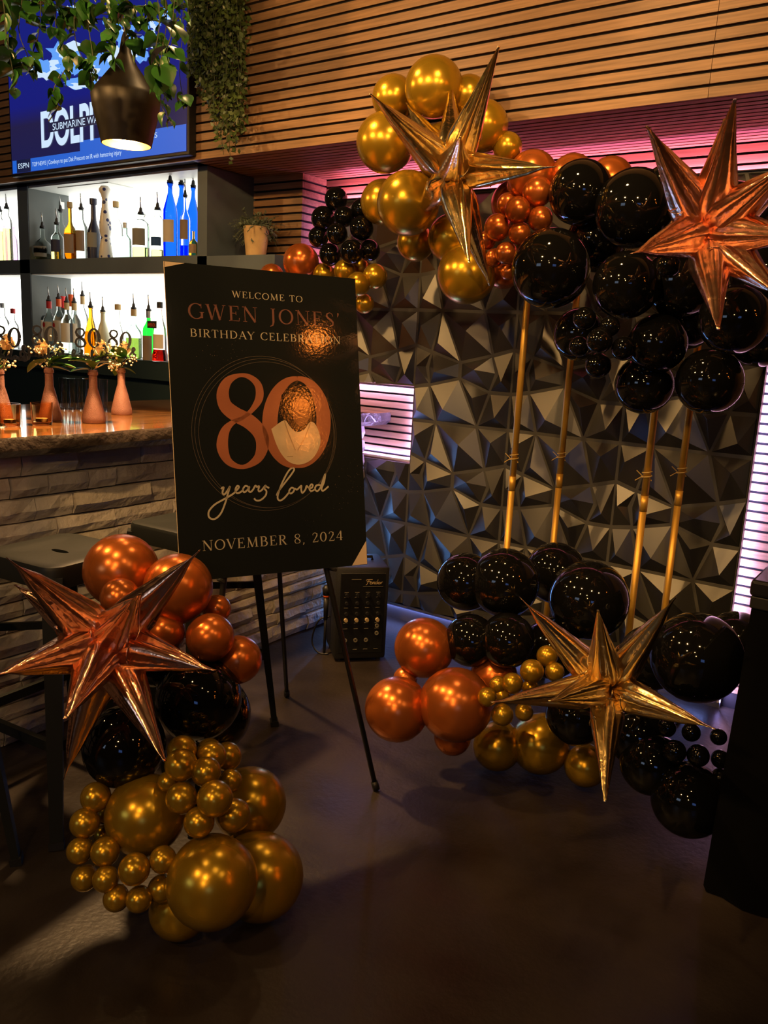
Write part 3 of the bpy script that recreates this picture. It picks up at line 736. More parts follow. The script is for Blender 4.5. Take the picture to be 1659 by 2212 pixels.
def SB(label, px, pr, top, y, kind, body, **k):
    up = top < 560; b, r, h = shelf_bottle(px, pr, top, TOP if up else LOW, y)
    return bottle(label, GT if up else GLW, b, r, h, kind, body, **k)
SB('squared clear bottle with oval label at the dark end of the upper shelf', 71, 11, 500, -.30, 'jug', G['clear'], lab=K['lcream'], cap=K['silver'])
SB('clear bottle with tall dark pourer behind the round flask', 85, 12, 478, -.24, 'round', G['clear'], lab=K['lcream'], fill=G['gold'], fillh=.4)
SB('round bellied clear flask bottle with oval label at the upper shelf', 94, 20, 492, -.36, 'flask', G['clear'], lab=K['lgrey'], labz=(.10, .42), fill=G['gold'], fillh=.2)
SB('small bottle with blue collar behind the round flask', 102, 10, 496, -.28, 'round', G['clear'], lab=K['lblue'], labz=(.55, .66))
SB('clear bottle with navy label and yellow spirit at its foot', 125, 13, 484, -.36, 'round', G['clear'], lab=K['lnavy'], fill=G['gold'], fillh=.30, labz=(.22, .56))
SB('tall clear bottle holding whisky behind the navy labelled one', 134, 12, 456, -.25, 'round', G['clear'], fill=G['amber'], fillh=.34)
SB('corked amber whiskey bottle with brown label on the upper shelf', 154, 14, 447, -.36, 'squat', G['amber'], lab=K['ltan'], cap=K['cork'], fill=G['amber'], fillh=.5)
SB('clear bottle with tan label between amber whiskey and navy bottle', 178, 13, 452, -.32, 'round', G['clear'], lab=K['ltan'], labz=(.18, .58))
SB('matte navy ceramic bottle with small pale label', 204, 14, 440, -.34, 'slim', K['navy'], lab=K['lgrey'], cap=K['navy'], labz=(.22, .48))
# the hourglass bottle painted with blue rings
tm = mat('hand_painted_ceramic', (0.72, 0.70, 0.62), 0.3); ntt = tm.node_tree
wv = ntt.nodes.new('ShaderNodeTexVoronoi'); wv.inputs['Scale'].default_value = 34; tcx = ntt.nodes.new('ShaderNodeTexCoord'); ntt.links.new(tcx.outputs['Object'], wv.inputs['Vector'])
wr = ntt.nodes.new('ShaderNodeValToRGB'); wr.color_ramp.elements[0].color = (.01, .02, .12, 1); wr.color_ramp.elements[1].color = (.70, .68, .60, 1)
wr.color_ramp.elements[0].position = .28; wr.color_ramp.elements[1].position = .34; ntt.links.new(wv.outputs['Distance'], wr.inputs[0]); ntt.links.new(wr.outputs[0], ntt.nodes['Principled BSDF'].inputs['Base Color'])
SB('tall hourglass ceramic bottle painted with dark blue spots', 229, 15, 402, -.36, 'hour', tm, cap=None)
SB('clear bottle with a round wooden stopper beside the painted bottle', 252, 14, 446, -.28, 'round', G['clear'], cap=K['cork'])
SB('short pale green bottle left of the wide clear jug', 272, 12, 492, -.30, 'round', G['pale'], cap=K['silver'])
SB('wide clear jug bottle with grey label and yellow spirit', 305, 18, 462, -.36, 'jug', G['clear'], lab=K['lgrey'], fill=G['gold'], fillh=.24, labz=(.28, .66))
SB('clear bottle with bright blue band label beside the blue bottle', 341, 14, 452, -.36, 'jug', G['clear'], lab=K['lblue'], fill=G['gold'], fillh=.16, labz=(.24, .42))
SB('tall cobalt blue bottle, left one, with a steel spout', 368, 15, 394, -.36, 'blue', G['blue'], lab=K['lcream'], labz=(.20, .50))
SB('tall cobalt blue bottle half hidden behind the other blue one', 392, 15, 398, -.24, 'blue', G['blue'])
SB('clear bottle with brown strip label in front of the blue glass', 400, 11, 425, -.33, 'round', G['clear'], lab=K['ltan'], fill=G['blue'], fillh=.2, labz=(.3, .62))
SB('cobalt blue bottle at the right end of the upper shelf', 417, 13, 404, -.26, 'blue', G['blue'])
SB('amber bottle with tan label at the right end of the upper shelf', 418, 10, 500, -.38, 'squat', G['amber'], lab=K['ltan'], cap=None)
SB('yellow spirit bottle with steel spout at the picture edge, upper shelf', 4, 9, 456, -.34, 'jug', G['clear'], fill=G['gold'], fillh=.6)
SB('yellow spirit bottle with steel spout beside the upper divider', 19, 10, 450, -.34, 'jug', G['clear'], fill=G['gold'], fillh=.62)
SB('violet tinted bottle against the shelf divider', 31, 8, 490, -.24, 'round', G['violet'], cap=None)
for px, top, cap_, y, nm in ((93, 646, 'red', -.34, 'first red necked clear rum bottle from the shelf divider'), (109, 651, 'red', -.37, 'second red necked clear rum bottle from the shelf divider'),
                         (120, 644, 'red', -.24, 'capped clear rum bottle with plain red neck in the back row'), (130, 646, 'orange', -.34, 'clear rum bottle with orange red neck and steel spout'), (139, 650, 'red', -.22, 'red necked clear bottle hidden behind the cork necked one'),
                         (147, 654, None, -.37, 'clear rum bottle with pale cork coloured neck'), (157, 646, 'orange', -.23, 'orange necked clear bottle in the back row'), (163, 655, None, -.33, 'brown necked clear bottle left of the amber cone bottle')):
    pour = nm.startswith(('first', 'second', 'clear', 'brown'))
    t = SB(nm, px, 13, top, y, 'round', G['clear'], lab=K['lcream'], neck=K[cap_] if cap_ else K['cork'], cap='pourer' if pour else (K[cap_] if cap_ else None), labz=(.22, .60))
    if cap_ and pour:
        bm = bmesh.new(); c = world_loc(t); r = 13*depth(c)/FPX
        b = [bm.verts.new((.012*cos(a*pi/5), -r*1.04, .155+.015*sin(a*pi/5))) for a in range(10)]; bm.faces.new(b)
        obj('label_emblem', bm, K['lred'], t, local=True)
SB('clear bottle with green grey pourer behind the rum bottles', 181, 11, 640, -.24, 'round', G['clear'], neck=K['cork'])
SB('dark amber cone bottle with black pourer', 198, 15, 664, -.36, 'cone', G['amber'], fill=G['amber'], fillh=.5)
SB('milky cream bottle with cone shoulders', 224, 17, 674, -.34, 'cone', K['milk'])
SB('clear slim bottle with gold cap right of the cream bottle', 256, 12, 668, -.32, 'slim', G['clear'], cap=K['cork'])
SB('pale mint green bottle with gold collar', 290, 17, 668, -.34, 'squat', G['pale'], fill=G['olive'], fillh=.42, neck=K['cork'])
SB('bright green bottle with dark portrait label', 322, 13, 672, -.36, 'round', G['green'], lab=K['ltan'], labz=(.0, .50), neck=K['silver'])
ap = SB('clear aperitif bottle with red drink at its foot', 346, 17, 664, -.40, 'aper', G['ale'], fill=G['red'], fillh=.22, lab=K['lcream'], cap=K['rubber'], labz=(.24, .5))
c = world_loc(ap); bm = boxm(-.035, .035, -.052, -.050, .165, .20); band = obj('label_band', bm, K['lblk'], ap, local=True)
me_t = sans('lettering', 'APEROL', c.x-.030, c.z+.173, .016, .060, K['orange'], band, y=c.y-.0505, lift=0.0008)
SB('clear bottle with yellow cap beside the sign edge, lower shelf', 374, 12, 672, -.26, 'round', G['clear'], cap=K['cork'])
SB('clear bottle with small green cone stopper left of the divider', 10, 12, 664, -.30, 'round', G['clear'], cap=K['silver'])
SB('clear bottle with rust coloured stopper left of the divider', 31, 11, 676, -.30, 'round', G['clear'], cap=K['lred'])

# ------------------------------------------------------------------ things on the bar
BT = 1.0175
M['vase'] = mat('rose_glitter_vase', (0.24, 0.11, 0.085), 0.5, 0.2, var=0.10, scale=160, bump=0.35, bscale=420)
M['leaf'] = mat('rose_leaf', (0.06, 0.17, 0.035), 0.4, var=0.25, scale=20)
M['petal'] = mat('peach_petal', (0.88, 0.68, 0.42), 0.55, var=0.12, scale=20)
M['breath'] = mat('white_bud', (0.85, 0.74, 0.48), 0.6)
M['stemg'] = mat('green_stem', (0.06, 0.10, 0.03), 0.5)
M['topper'] = mat('black_card', (0.006, 0.006, 0.008), 0.5)
def leaf_mesh(name, L, W, material, fold=.18, droop=.25, heart=False):
    bm = bmesh.new(); n = 8; rows_ = []
    for i in range(n+1):
        t = i/n
        w = W*(sin(pi*min(t*1.25+.12, 1))**.8 if heart else sin(pi*t)**.75)*(1 if t < .99 else 0)
        z = -droop*L*t*t
        rows_.append([bm.verts.new((t*L, s*w, z+abs(s)*w*fold*2)) for s in (-1, -.5, 0, .5, 1)])
    for a, b in zip(rows_, rows_[1:]):
        for k in range(4): bm.faces.new((a[k], a[k+1], b[k+1], b[k]))
    bmesh.ops.remove_doubles(bm, verts=bm.verts[:], dist=1e-5)
    return mesh_of(name, bm, material, True)
LM = leaf_mesh('leaf', .075, .022, M['leaf'])
def rose(c, r, parent):
    for ring, (n, rad, tilt, sz) in enumerate(((3, .12, 82, .75), (4, .30, 72, .85), (5, .50, 55, 1.0), (5, .66, 34, 1.05))):
        for k in range(n):
            bm = bmesh.new(); q = 5; L = []
            for i in range(q+1):
                t = i/q; w = r*.62*sz*sin(pi*(.18+.70*t)); rr = r*(.05+rad*.55*t)
                h = r*(1.35*t*sin(radians(tilt)))-r*.25; curl = r*rad*.5*max(0, t-.6)
                L.append([bm.verts.new(((rr+curl-abs(s)*w*.35), s*w, h+(-abs(s)*.12*r if t > .7 else 0))) for s in (-1, -.5, 0, .5, 1)])
            for a, b in zip(L, L[1:]):
                for j in range(4): bm.faces.new((a[j], a[j+1], b[j+1], b[j]))
            bmesh.ops.rotate(bm, verts=bm.verts[:], cent=(0, 0, 0), matrix=Matrix.Rotation(2*pi*k/n+ring*.7, 3, 'Z'))
            bmesh.ops.translate(bm, verts=bm.verts[:], vec=c)
            obj('petal', bm, M['petal'], parent, True)
FAB = [[(0,.1),(.06,.3),(.12,.62),(.06,.72),(.02,.5),(.03,-.1),(-.02,-.22),(-.06,-.1),(.1,.12)], [(.1,.12),(.22,.28),(.14,.3),(.11,.12),(.16,.05),(.24,.28),(.24,.08),(.32,.1)],
       [(.32,.1),(.38,.65),(.34,.7),(.34,.1),(.4,.05),(.46,.2),(.38,.28),(.48,.14)], [(.48,.26),(.5,.06),(.58,.1),(.6,.28),(.6,.06),(.68,.12)], [(.68,.12),(.76,.66),(.71,.7),(.71,.1),(.76,.05),(.82,.14)],
       [(.9,.28),(.82,.22),(.84,.06),(.92,.1),(.92,.26),(.86,.28)], [(1.0,.28),(1.0,.08),(1.06,.06),(1.1,.28),(1.1,.06),(1.18,.1)], [(1.18,.1),(1.26,.3),(1.28,.1),(1.2,.03),(1.16,.08)]]
AMP = [[(.62,.0),(.40,.36),(.34,.5),(.42,.6),(.5,.5),(.4,.38),(.24,.2),(.3,.02),(.44,.02),(.6,.26)]]
def topper(c, w, tilt, parent):
    """flat black 80 & fabulous cut-out on a stick, facing the room"""
    ax = RX.copy(); ax.z = 0; ax.normalize(); fr = Vector((ax.y, -ax.x, 0))
    ux = ax*cos(tilt)+Vector((0, 0, 1))*sin(tilt); uy = -ax*sin(tilt)+Vector((0, 0, 1))*cos(tilt)
    fn = lambda x, y: c+ux*x+uy*y
    bm = bmesh.new(); dv = fr*.0016
    for ch, x0 in (('8', -.48), ('0', -.02)):
        for st in GL[ch][1]: stroke2d(bm, [(x0*w+a*w*.62, (.30+b*.62)*w, max(wd, .075)*w*.80) for a, b, wd in st], fn, dv)
    for st in AMP: stroke2d(bm, smooth_path([((a*.55+.28)*w, (b*.62+.02)*w, .075*w) for a, b in st], 4), fn, dv)
    for st in FAB: stroke2d(bm, smooth_path([((a*.92-.56)*w, (b*.42-.10)*w, .062*w) for a, b in st], 4), fn, dv)
    bmesh.ops.translate(bm, verts=bm.verts[:], vec=fr*.012)
    o = obj('topper', bm, M['topper'], parent); o['label'] = 'flat black 80 and fabulous topper'; o['kind'] = 'stuff'
    return o
def vase(label, px, py, top, half, topx, roseofs, seed):
    c = on('z', px, py, BT); d = depth(c); r = half*d/FPX; h = height_to(c, top); rv = random.Random(seed)
    t = thing('bud_vase', label, 'vase', c, 'rose gold bud vases along the bar')
    obj('body', lathe([(r*.94, 0), (r, .006), (r*.97, h*.12), (r*.62, h*.45), (r*.36, h*.66), (r*.34, h*.9), (r*.42, h*.905), (r*.42, h*.96), (r*.36, h*.97), (r*.36, h)], 24), M['vase'], t, 40, local=True)
    top_ = c+Vector((0, 0, h))
    s1 = top_+RX*roseofs[0]+Vector((0, 0, roseofs[1]))
    obj('flower_stem', tubem([top_-Vector((0, 0, h*.5)), top_+Vector((0, 0, .02)), s1], .0028, 6), M['stemg'], t, True)
    ro = link('rose', None, t); ro.location = s1-c
    rose(s1, .042, ro)
    for k in range(7):
        o = link('leaf', LM, t); o.location = top_-c+RX*rv.uniform(-.008, .008)+Vector((0, 0, rv.uniform(0, .03)))
        a = rv.uniform(-pi, pi); dr = RX*cos(a)*1.0+Vector((0, 0, rv.uniform(-.25, .75)))-RZ*sin(a)*.6
        o.rotation_mode = 'QUATERNION'; o.rotation_quaternion = dr.to_track_quat('X', 'Z'); s = rv.uniform(.8, 1.5); o.scale = (s, s, s)
    bm = bmesh.new()
    for k in range(4):
        tip = top_+RX*rv.uniform(-.05, .075)+Vector((0, 0, rv.uniform(.0, .07)))-RZ*rv.uniform(-.02, .04)
        tube(bm, [top_, top_.lerp(tip, .6)+Vector((0, 0, .012)), tip], .001, 4)
        for q in range(11):
            p = tip+Vector((rv.gauss(0, .014), rv.gauss(0, .014), rv.gauss(0, .014)))
            bmesh.ops.create_icosphere(bm, subdivisions=1, radius=rv.uniform(.003, .0055), matrix=Matrix.Translation(p))
    o = obj('baby_breath', bm, M['breath'], t, True); o['kind'] = 'stuff'
    topper(top_+RX*topx+Vector((0, 0, .045)), .105, rv.uniform(-.12, .05), t)
    obj('topper_stick', tubem([top_-Vector((0, 0, .03)), top_+RX*topx+Vector((0, 0, .06))], .002, 6), M['cork'] if 'cork' in M else K['cork'], t)
    return t
vase('rose gold bud vase cut by the left picture edge', 4, 906, 797, 24, .035, (.03, .075), 1)
vase('rose gold bud vase standing behind the amber candle glass', 109, 908, 794, 24, -.005, (-.02, .055), 2)
vase('rose gold bud vase standing foremost on the bar', 203, 913, 799, 25, -.008, (.03, .06), 3)
vase('rose gold bud vase nearest the sign, farther back', 263, 895, 795, 22, -.004, (.012, .06), 4)
M['amberglass'] = glass('amber_candle_glass', (1.0, 0.72, 0.42), 0.03, 1.15)
M['wax'] = mat('tealight_wax', (0.8, 0.5, 0.2), 0.6)
def candle_glass(label, px, py):
    c = on('z', px, py, BT); d = depth(c); r = 23*d/FPX; h = height_to(c, py-48)
    t = thing('candle_glass', label, 'candle glass', c, 'amber candle glasses on the bar')
    obj('tumbler', lathe([(0, 0), (r*.86, 0), (r*.9, .004), (r, h), (r*.93, h), (r*.82, .010), (0, .010)], 24, cap=False), M['amberglass'], t, 40, local=True)
    obj('candle', lathe([(r*.55, .011), (r*.55, .022), (0, .0225)], 16), M['wax'], t, 40, local=True)
candle_glass('amber candle glass at the picture edge of the bar', 22, 920)
candle_glass('amber candle glass in front of the second bud vase', 91, 917)
M['pint'] = glass('pint_glass', (0.75, 0.80, 0.82), 0.03, 1.3)
for k, (px, py) in enumerate(((137, 884), (155, 885), (172, 884), (189, 885), (209, 884), (226, 886))):
    c = on('z', px, py, BT); d = depth(c); r = 8.5*d/FPX
    t = thing('pint_glass', ('pint glass behind the bud vases, %s from the left' % ('first', 'second', 'third', 'fourth', 'fifth', 'sixth')[k]), 'glass', c, 'pint glasses along the back of the bar')
    obj('tumbler', lathe([(0, 0), (r*.75, 0), (r, .125), (r*.93, .125), (r*.70, .008), (0, .008)], 18, cap=False), M['pint'], t, 40, local=True)

# ------------------------------------------------------------------ potted plant on the ledge
M['potm'] = mat('weathered_pot', (0.62, 0.42, 0.20), 0.8, var=0.25, scale=12)
pp = on('y', 553, 548, -.26); pp.z = 1.706
plant = thing('potted_plant', 'small bushy plant in a tan pot on the grey ledge', 'plant', pp)
k = depth(pp)/FPX
obj('pot', lathe([(19*k, 0), (21*k, .004), (28*k, 66*k), (26*k, 66*k), (25*k, 60*k), (0, 60*k)], 24, cap=False), M['potm'], plant, 40, local=True)
obj('saucer', lathe([(22*k, -.0005), (36*k, .004), (36*k, .007), (0, .006)], 24), mat('dark_saucer', (.05, .04, .035), .6), plant, 40, local=True)
M['fern'] = mat('dusty_fern', (0.10, 0.13, 0.085), 0.6, var=.3, scale=30)
bm = bmesh.new(); rp = random.Random(9)
for i in range(150):
    a = rp.uniform(0, 2*pi); L = rp.uniform(.06, .15); up = rp.uniform(.15, 1.3)
    base = pp+Vector((rp.uniform(-.03, .03), rp.uniform(-.03, .03), 62*k)); dr = Vector((cos(a), sin(a)*.6, up)).normalized()
    pts = [base+dr*L*t+Vector((0, 0, -.05*t*t*(2-up))) for t in (0, .35, .7, 1)]
    tube(bm, pts, .0009, 3)
    for q in range(9):
        t = .25+.75*q/9; p = base+dr*L*t+Vector((0, 0, -.05*t*t*(2-up))); s = rp.uniform(.006, .012)
        e = Vector((rp.gauss(0, 1), rp.gauss(0, 1), rp.gauss(0, 1))).normalized(); f = e.cross(dr).normalized()
        bm.faces.new([bm.verts.new(p+v) for v in (e*s, f*s*.4, -e*s, -f*s*.4)])
o = obj('leaves', bm, M['fern'], plant); o['kind'] = 'stuff'

# ------------------------------------------------------------------ hanging greenery
M['pothos'] = mat('pothos_leaf', (0.030, 0.115, 0.020), 0.32, var=.35, scale=9, rnd=.35)
M['vine'] = mat('vine_leaf', (0.055, 0.085, 0.022), 0.40, var=.5, scale=14)
M['vstem'] = mat('vine_stem', (0.04, 0.05, 0.02), 0.6)
pc = at(200, -40, 2.35)
poth = thing('hanging_pothos', 'leafy green pothos hanging from the ceiling in front of the television', 'plant', pc)
rv = random.Random(14)
obj('planter', bevel(boxm(pc.x-.45, pc.x+.45, pc.y-.10, pc.y+.10, pc.z+.14, pc.z+.30), .01), M['black'], poth)
for sx in (-.4, .4): obj('hanger', tubem([(pc.x+sx, pc.y, pc.z+.30), (pc.x+sx, pc.y, 3.3)], .006), M['black'], poth)
PL = [leaf_mesh('leaf', .062, .026, M['pothos'], .12, .35, True), leaf_mesh('leaf', .05, .019, M['pothos'], .25, .6, True)]
def vine(pts, n, sz=(.55, 1.05)):
    bm = tubem(pts, .0016, 4); obj('stem', bm, M['vstem'], poth)
    for i in range(n):
        t = rv.uniform(.02, 1)*(len(pts)-1); j = min(int(t), len(pts)-2); p = pts[j].lerp(pts[j+1], t-j)
        o = link('leaf', rv.choice(PL), poth); o.location = p-pc
        d = RX*rv.uniform(-1, 1)+Vector((0, 0, rv.uniform(-1.3, .1)))-RZ*rv.uniform(-.3, .5)
        q = d.to_track_quat('X', 'Z'); nrm = -RZ+Vector((0, 0, rv.uniform(.1, .9)))
        o.rotation_mode = 'QUATERNION'; o.rotation_quaternion = Quaternion(d.normalized(), rv.uniform(-.8, .8)) @ d.to_track_quat('X', 'Z')
        s = rv.uniform(*sz); o.scale = (s, s, s)
VN = [((10, -60), (20, 40), (18, 110), (32, 195), 12), ((60, -60), (40, 60), (60, 130), (20, 150), 16), ((90, -60), (85, 60), (70, 120), (75, 160), 18), ((130, -60), (120, 60), (150, 120), (130, 170), 18),
      ((165, -60), (160, 50), (170, 110), (200, 160), 18), ((200, -60), (190, 40), (200, 120), (195, 175), 16), ((230, -60), (240, 50), (235, 100), (250, 135), 16), ((270, -60), (265, 40), (290, 90), (300, 120), 14),
      ((310, -60), (320, 50), (340, 90), (330, 130), 18), ((350, -60), (360, 40), (350, 110), (340, 190), 16), ((385, -60), (380, 30), (370, 100), (352, 230), 15), ((330, 130), (345, 180), (350, 230), (372, 270), 9),
      ((130, 160), (115, 200), (125, 230), (105, 262), 8), ((395, -60), (395, 60), (388, 160), (400, 230), 10), ((100, -60), (180, 0), (240, 20), (330, 10), 30), ((0, -30), (60, 5), (120, 10), (180, 25), 24), ((200, -40), (260, 10), (330, 15), (400, 20), 24), ((20, 10), (60, 30), (110, 40), (160, 45), 16), ((220, 30), (280, 35), (340, 45), (390, 40), 16), ((20, -60), (120, 20), (160, 40), (260, 40), 26)]
for a, b, c_, d, n in VN:
    dd = rv.uniform(2.2, 2.5); pts = [at(*q, dd) for q in (a, b, c_, d)]
    pts = [Vector(p) for p in smooth_path([tuple(p) for p in pts], 4)]
    vine(pts, n)
for a, b, c_, d, n in (((-6, -60), (8, 10), (14, 80), (30, 165), 9), ((330, -60), (345, 40), (335, 120), (350, 150), 6), ((380, -60), (372, 60), (360, 110), (366, 140), 5)):
    vine([Vector(p) for p in smooth_path([tuple(at(*q, 2.15)) for q in (a, b, c_, d)], 4)], n, (1.15, 1.5))
# the denser curtain of small-leaved vines on the slatted bulkhead
vc = on('y', 480, 60, -.60)
cur = thing('vine_curtain', 'dense curtain of small dark vines hanging beside the television', 'plant', vc)
bm = bmesh.new(); bs_ = bmesh.new()
for i in range(46):
    t = rv.random(); px = 412+t*122; lo = 160+190*max(0, min(1, (px-425)/60))*rv.uniform(.55, 1.0) if px < 515 else rv.uniform(170, 300)
    y = rv.uniform(-.66, -.55); pts = []; n = 14
    for j in range(n+1):
        q = on('y', px+rv.uniform(-3, 3), -60+(lo+60)*j/n, y); pts.append(q)
    tube(bs_, pts, .0012, 3)
    for p0_, p1_ in zip(pts, pts[1:]):
        for q in range(6):
            p = p0_.lerp(p1_, rv.random())+Vector((rv.gauss(0, .012), rv.gauss(0, .012), 0)); s = rv.uniform(.008, .017)
            e = Vector((rv.gauss(0, 1), rv.gauss(0, .5), rv.uniform(-1.2, .2))).normalized(); f = e.cross(Vector((rv.gauss(0, .5), -1, rv.gauss(.3, .5)))).normalized()
            bm.faces.new([bm.verts.new(p+v) for v in (e*0, e*s+f*s*.6, e*s*2, e*s-f*s*.6)])
o = obj('leaves', bm, M['vine'], cur); o['kind'] = 'stuff'
o = obj('stems', bs_, M['vstem'], cur); o['kind'] = 'stuff'
obj('trough', bevel(boxm(vc.x-.16, vc.x+.16, -.68, -.53, 2.96, 3.08), .008), M['black'], cur)

# ------------------------------------------------------------------ stools
def stool(label, x, y, rot):
    t = thing('bar_stool', label, 'stool', (x, y, 0), 'black metal stools along the bar'); t.rotation_euler.z = rot
    H = .742; s = .152
    bm = bmesh.new(); n = 6; outer = []
    def ring(hw, z, cr):
        vs = []
        for cx, cy, a0 in ((1, 1, 0), (-1, 1, 90), (-1, -1, 180), (1, -1, 270)):
            for k in range(n+1):
                a = radians(a0+90*k/n); vs.append(bm.verts.new((cx*(hw-cr)+cr*cos(a), cy*(hw-cr)+cr*sin(a), z)))
        return vs
    rs = [ring(s*.985, H-.062, .045), ring(s, H-.012, .045), ring(s-.004, H-.003, .043), ring(s-.014, H, .036), ring(s-.05, H-.006, .02)]
    hole = [bm.verts.new((.032*cos(2*pi*k/28+pi/28), .012*sin(2*pi*k/28+pi/28), H-.008)) for k in range(28)]
    rs.append(hole)
    for a, b in zip(rs, rs[1:]):
        for k in range(28):
            j = (k+1) % 28; bm.faces.new((a[k], a[j], b[j], b[k]))
    low_ = [bm.verts.new(v.co-Vector((0, 0, .02))) for v in hole]
    for k in range(28): bm.faces.new((hole[k], hole[(k+1) % 28], low_[(k+1) % 28], low_[k]))
    obj('seat', bm, M['stool'], t, 40, local=True)
    for sx in (-1, 1):
        for sy in (-1, 1):
            bm = bmesh.new(); beam(bm, (sx*.135, sy*.135, H-.03), (sx*.20, sy*.20, .012), .052, .030, (sy, -sx, 0), .62)
            lg = obj('leg', bm, M['stool'], t, local=True)
            obj('rubber_foot', beam(bmesh.new(), (sx*.199, sy*.199, .02), (sx*.201, sy*.201, 0), .038, .028, (sy, -sx, 0)), M['black'], lg, local=True)
    zb = .27; q = .177
    for a, b in (((-q, -q), (q, -q)), ((q, -q), (q, q)), ((q, q), (-q, q)), ((-q, q), (-q, -q))):
        obj('stretcher', beam(bmesh.new(), (*a, zb), (*b, zb), .028, .016, (0, 0, 1)), M['stool'], t, local=True)
    for sgn in (-1, 1):
        obj('brace', beam(bmesh.new(), (-.155*sgn, -.155, .52), (.155*sgn, .155, .52), .022, .010, (0, 0, 1)), M['stool'], t, local=True)
c = on('z', 125, 1183, .742); stool('black metal stool with slotted seat behind the rose gold star', c.x+.01, c.y, .10)
stool('black metal stool half hidden behind the sign', c.x-.01, c.y+.50, .06)
stool('black metal stool cut by the left picture edge', c.x+.03, c.y-.50, .12)

# ------------------------------------------------------------------ portable amplifier on the floor
pa_, pb_ = on('z', 720, 1432, 0), on('z', 832, 1428, 0)
ax_ = (pb_-pa_); aw = ax_.length; ax_.normalize(); an = Vector((ax_.y, -ax_.x, 0)); ah = height_to(pa_, 1226)
amp = thing('portable_amplifier', 'black portable amplifier with mixer panel standing behind the sign', 'amplifier', pa_.lerp(pb_, .5)-an*.11)
amp.rotation_euler.z = atan2(ax_.y, ax_.x)
# local frame: x along the front, -y out of the front
bm = bevel(boxm(-aw/2, aw/2, -.108, .12, .012, ah), .012); obj('cabinet', bm, mat('black_tolex', (.010, .0105, .011), .55, bump=.2, bscale=300), amp, 40, local=True)
obj('mixer_panel', bevel(boxm(-aw*.42, aw*.42, -.113, -.108, ah*.10, ah*.94), .002), mat('mixer_black', (.006, .007, .008), .35), amp, local=True)
bmk = bmesh.new()
inkp = mat('mixer_print', (.20, .18, .13), .5); inkg = mat('mixer_gold', (.45, .34, .18), .45)
for r_, z in enumerate((.74, .69, .58, .42, .36, .14)):
    for cx in (-.30, -.10, .10, .30): box(bmk, (cx-.045)*aw, (cx+.035)*aw, -.1142, -.1132, z*ah, z*ah+.0016)
box(bmk, -.22*aw, -.04*aw, -.1142, -.1132, .875*ah, .875*ah+.0016); box(bmk, 0, .38*aw, -.1142, -.1132, .80*ah, .80*ah+.0014)
mk = obj('panel_print', bmk, inkp, amp, local=True); mk['kind'] = 'stuff'
for r_, z in enumerate((.715, .63, .52)):
    for cx in (-.30, -.10, .10, .30): obj('knob', lathe([(.008, 0), (.007, .010), (0, .010)], 12), M['black'], amp, 40, local=True).matrix_local = Matrix.Translation((cx*aw, -.113, z*ah)) @ Matrix.Rotation(pi/2, 4, 'X')
for cx in (-.30, -.10, .10, .30): obj('knob', lathe([(.009, 0), (.008, .010), (0, .010)], 12), inkg, amp, 40, local=True).matrix_local = Matrix.Translation((cx*aw, -.113, .455*ah)) @ Matrix.Rotation(pi/2, 4, 'X')
for cx, z in ((.30, .39), (.30, .31), (-.3, .24), (-.1, .24), (.1, .24)): obj('jack_socket', lathe([(.009, 0), (.009, .003), (.004, .003), (.004, 0)], 12), inkp, amp, 40, local=True).matrix_local = Matrix.Translation((cx*aw, -.113, z*ah)) @ Matrix.Rotation(pi/2, 4, 'X')
FEN = [[(.0,.85),(.12,.98),(.35,1.0),(.62,1.0)], [(.30,1.0),(.22,.6),(.12,.1),(.0,-.15)], [(.08,.55),(.25,.62),(.42,.62)], [(.40,.28),(.54,.42),(.46,.55),(.38,.35),(.44,.06),(.58,.14)], [(.58,.14),(.66,.52),(.64,.08),(.72,.45),(.80,.48),(.80,.1),(.88,.12)],
       [(1.06,.45),(.92,.48),(.88,.2),(.98,.06),(1.06,.3),(1.14,1.0),(1.08,.3),(1.14,.08)], [(1.14,.08),(1.28,.35),(1.24,.5),(1.16,.3),(1.22,.05),(1.34,.12)], [(1.34,.12),(1.42,.5),(1.42,.05),(1.48,.42),(1.58,.48)]]
bm = bmesh.new()
for st in FEN: stroke2d(bm, smooth_path([((a*.20+.05)*aw, (.825+b*.05)*ah, .0024) for a, b in st], 4), lambda x, y: Vector((x, -.1146, y)))
o = obj('logo_lettering', bm, inkg, amp, local=True)
obj('handle', tubem([(-.06, .01, ah), (-.06, .01, ah+.014), (.06, .01, ah+.014), (.06, .01, ah)], .006), M['black'], amp, True, local=True)
for sx in (-1, 1):
    for sy in (-.08, .09): obj('foot', lathe([(.012, 0), (.012, .014)], 10, c=(sx*aw*.38, sy, 0)), M['black'], amp, local=True)
q0, q1, q2 = on('z', 718, 1340, .22), on('z', 702, 1385, 0.05), on('z', 718, 1396, 0.004)
b0 = pa_-an*.14
tag(obj('power_cable', tubem([Vector(p) for p in smooth_path([tuple(b0+Vector((0, 0, .16))), tuple(b0-ax_*.05+Vector((0, 0, .14))), tuple(b0-ax_*.075+Vector((0, 0, .05))), tuple(b0-ax_*.05+an*.03+Vector((0, 0, .006))), tuple(b0-ax_*.008+an*.05+Vector((0, 0, .006)))], 6)], .004, 8), M['black'], None, True),
    'short black cable looping to the floor beside the amplifier', 'cable')
mcp = pa_-an*.10-ax_*.025
mic = thing('microphone', 'small black microphone with an orange ring clipped beside the amplifier', 'microphone', mcp)
obj('body', tubem([mcp+Vector((0, 0, .16)), mcp+Vector((0, 0, .26))], [.009, .012], 10), M['black'], mic, True)
obj('ring', tubem([mcp+Vector((0, 0, .262)), mcp+Vector((0, 0, .272))], .0135, 12), K['orange'], mic, True)
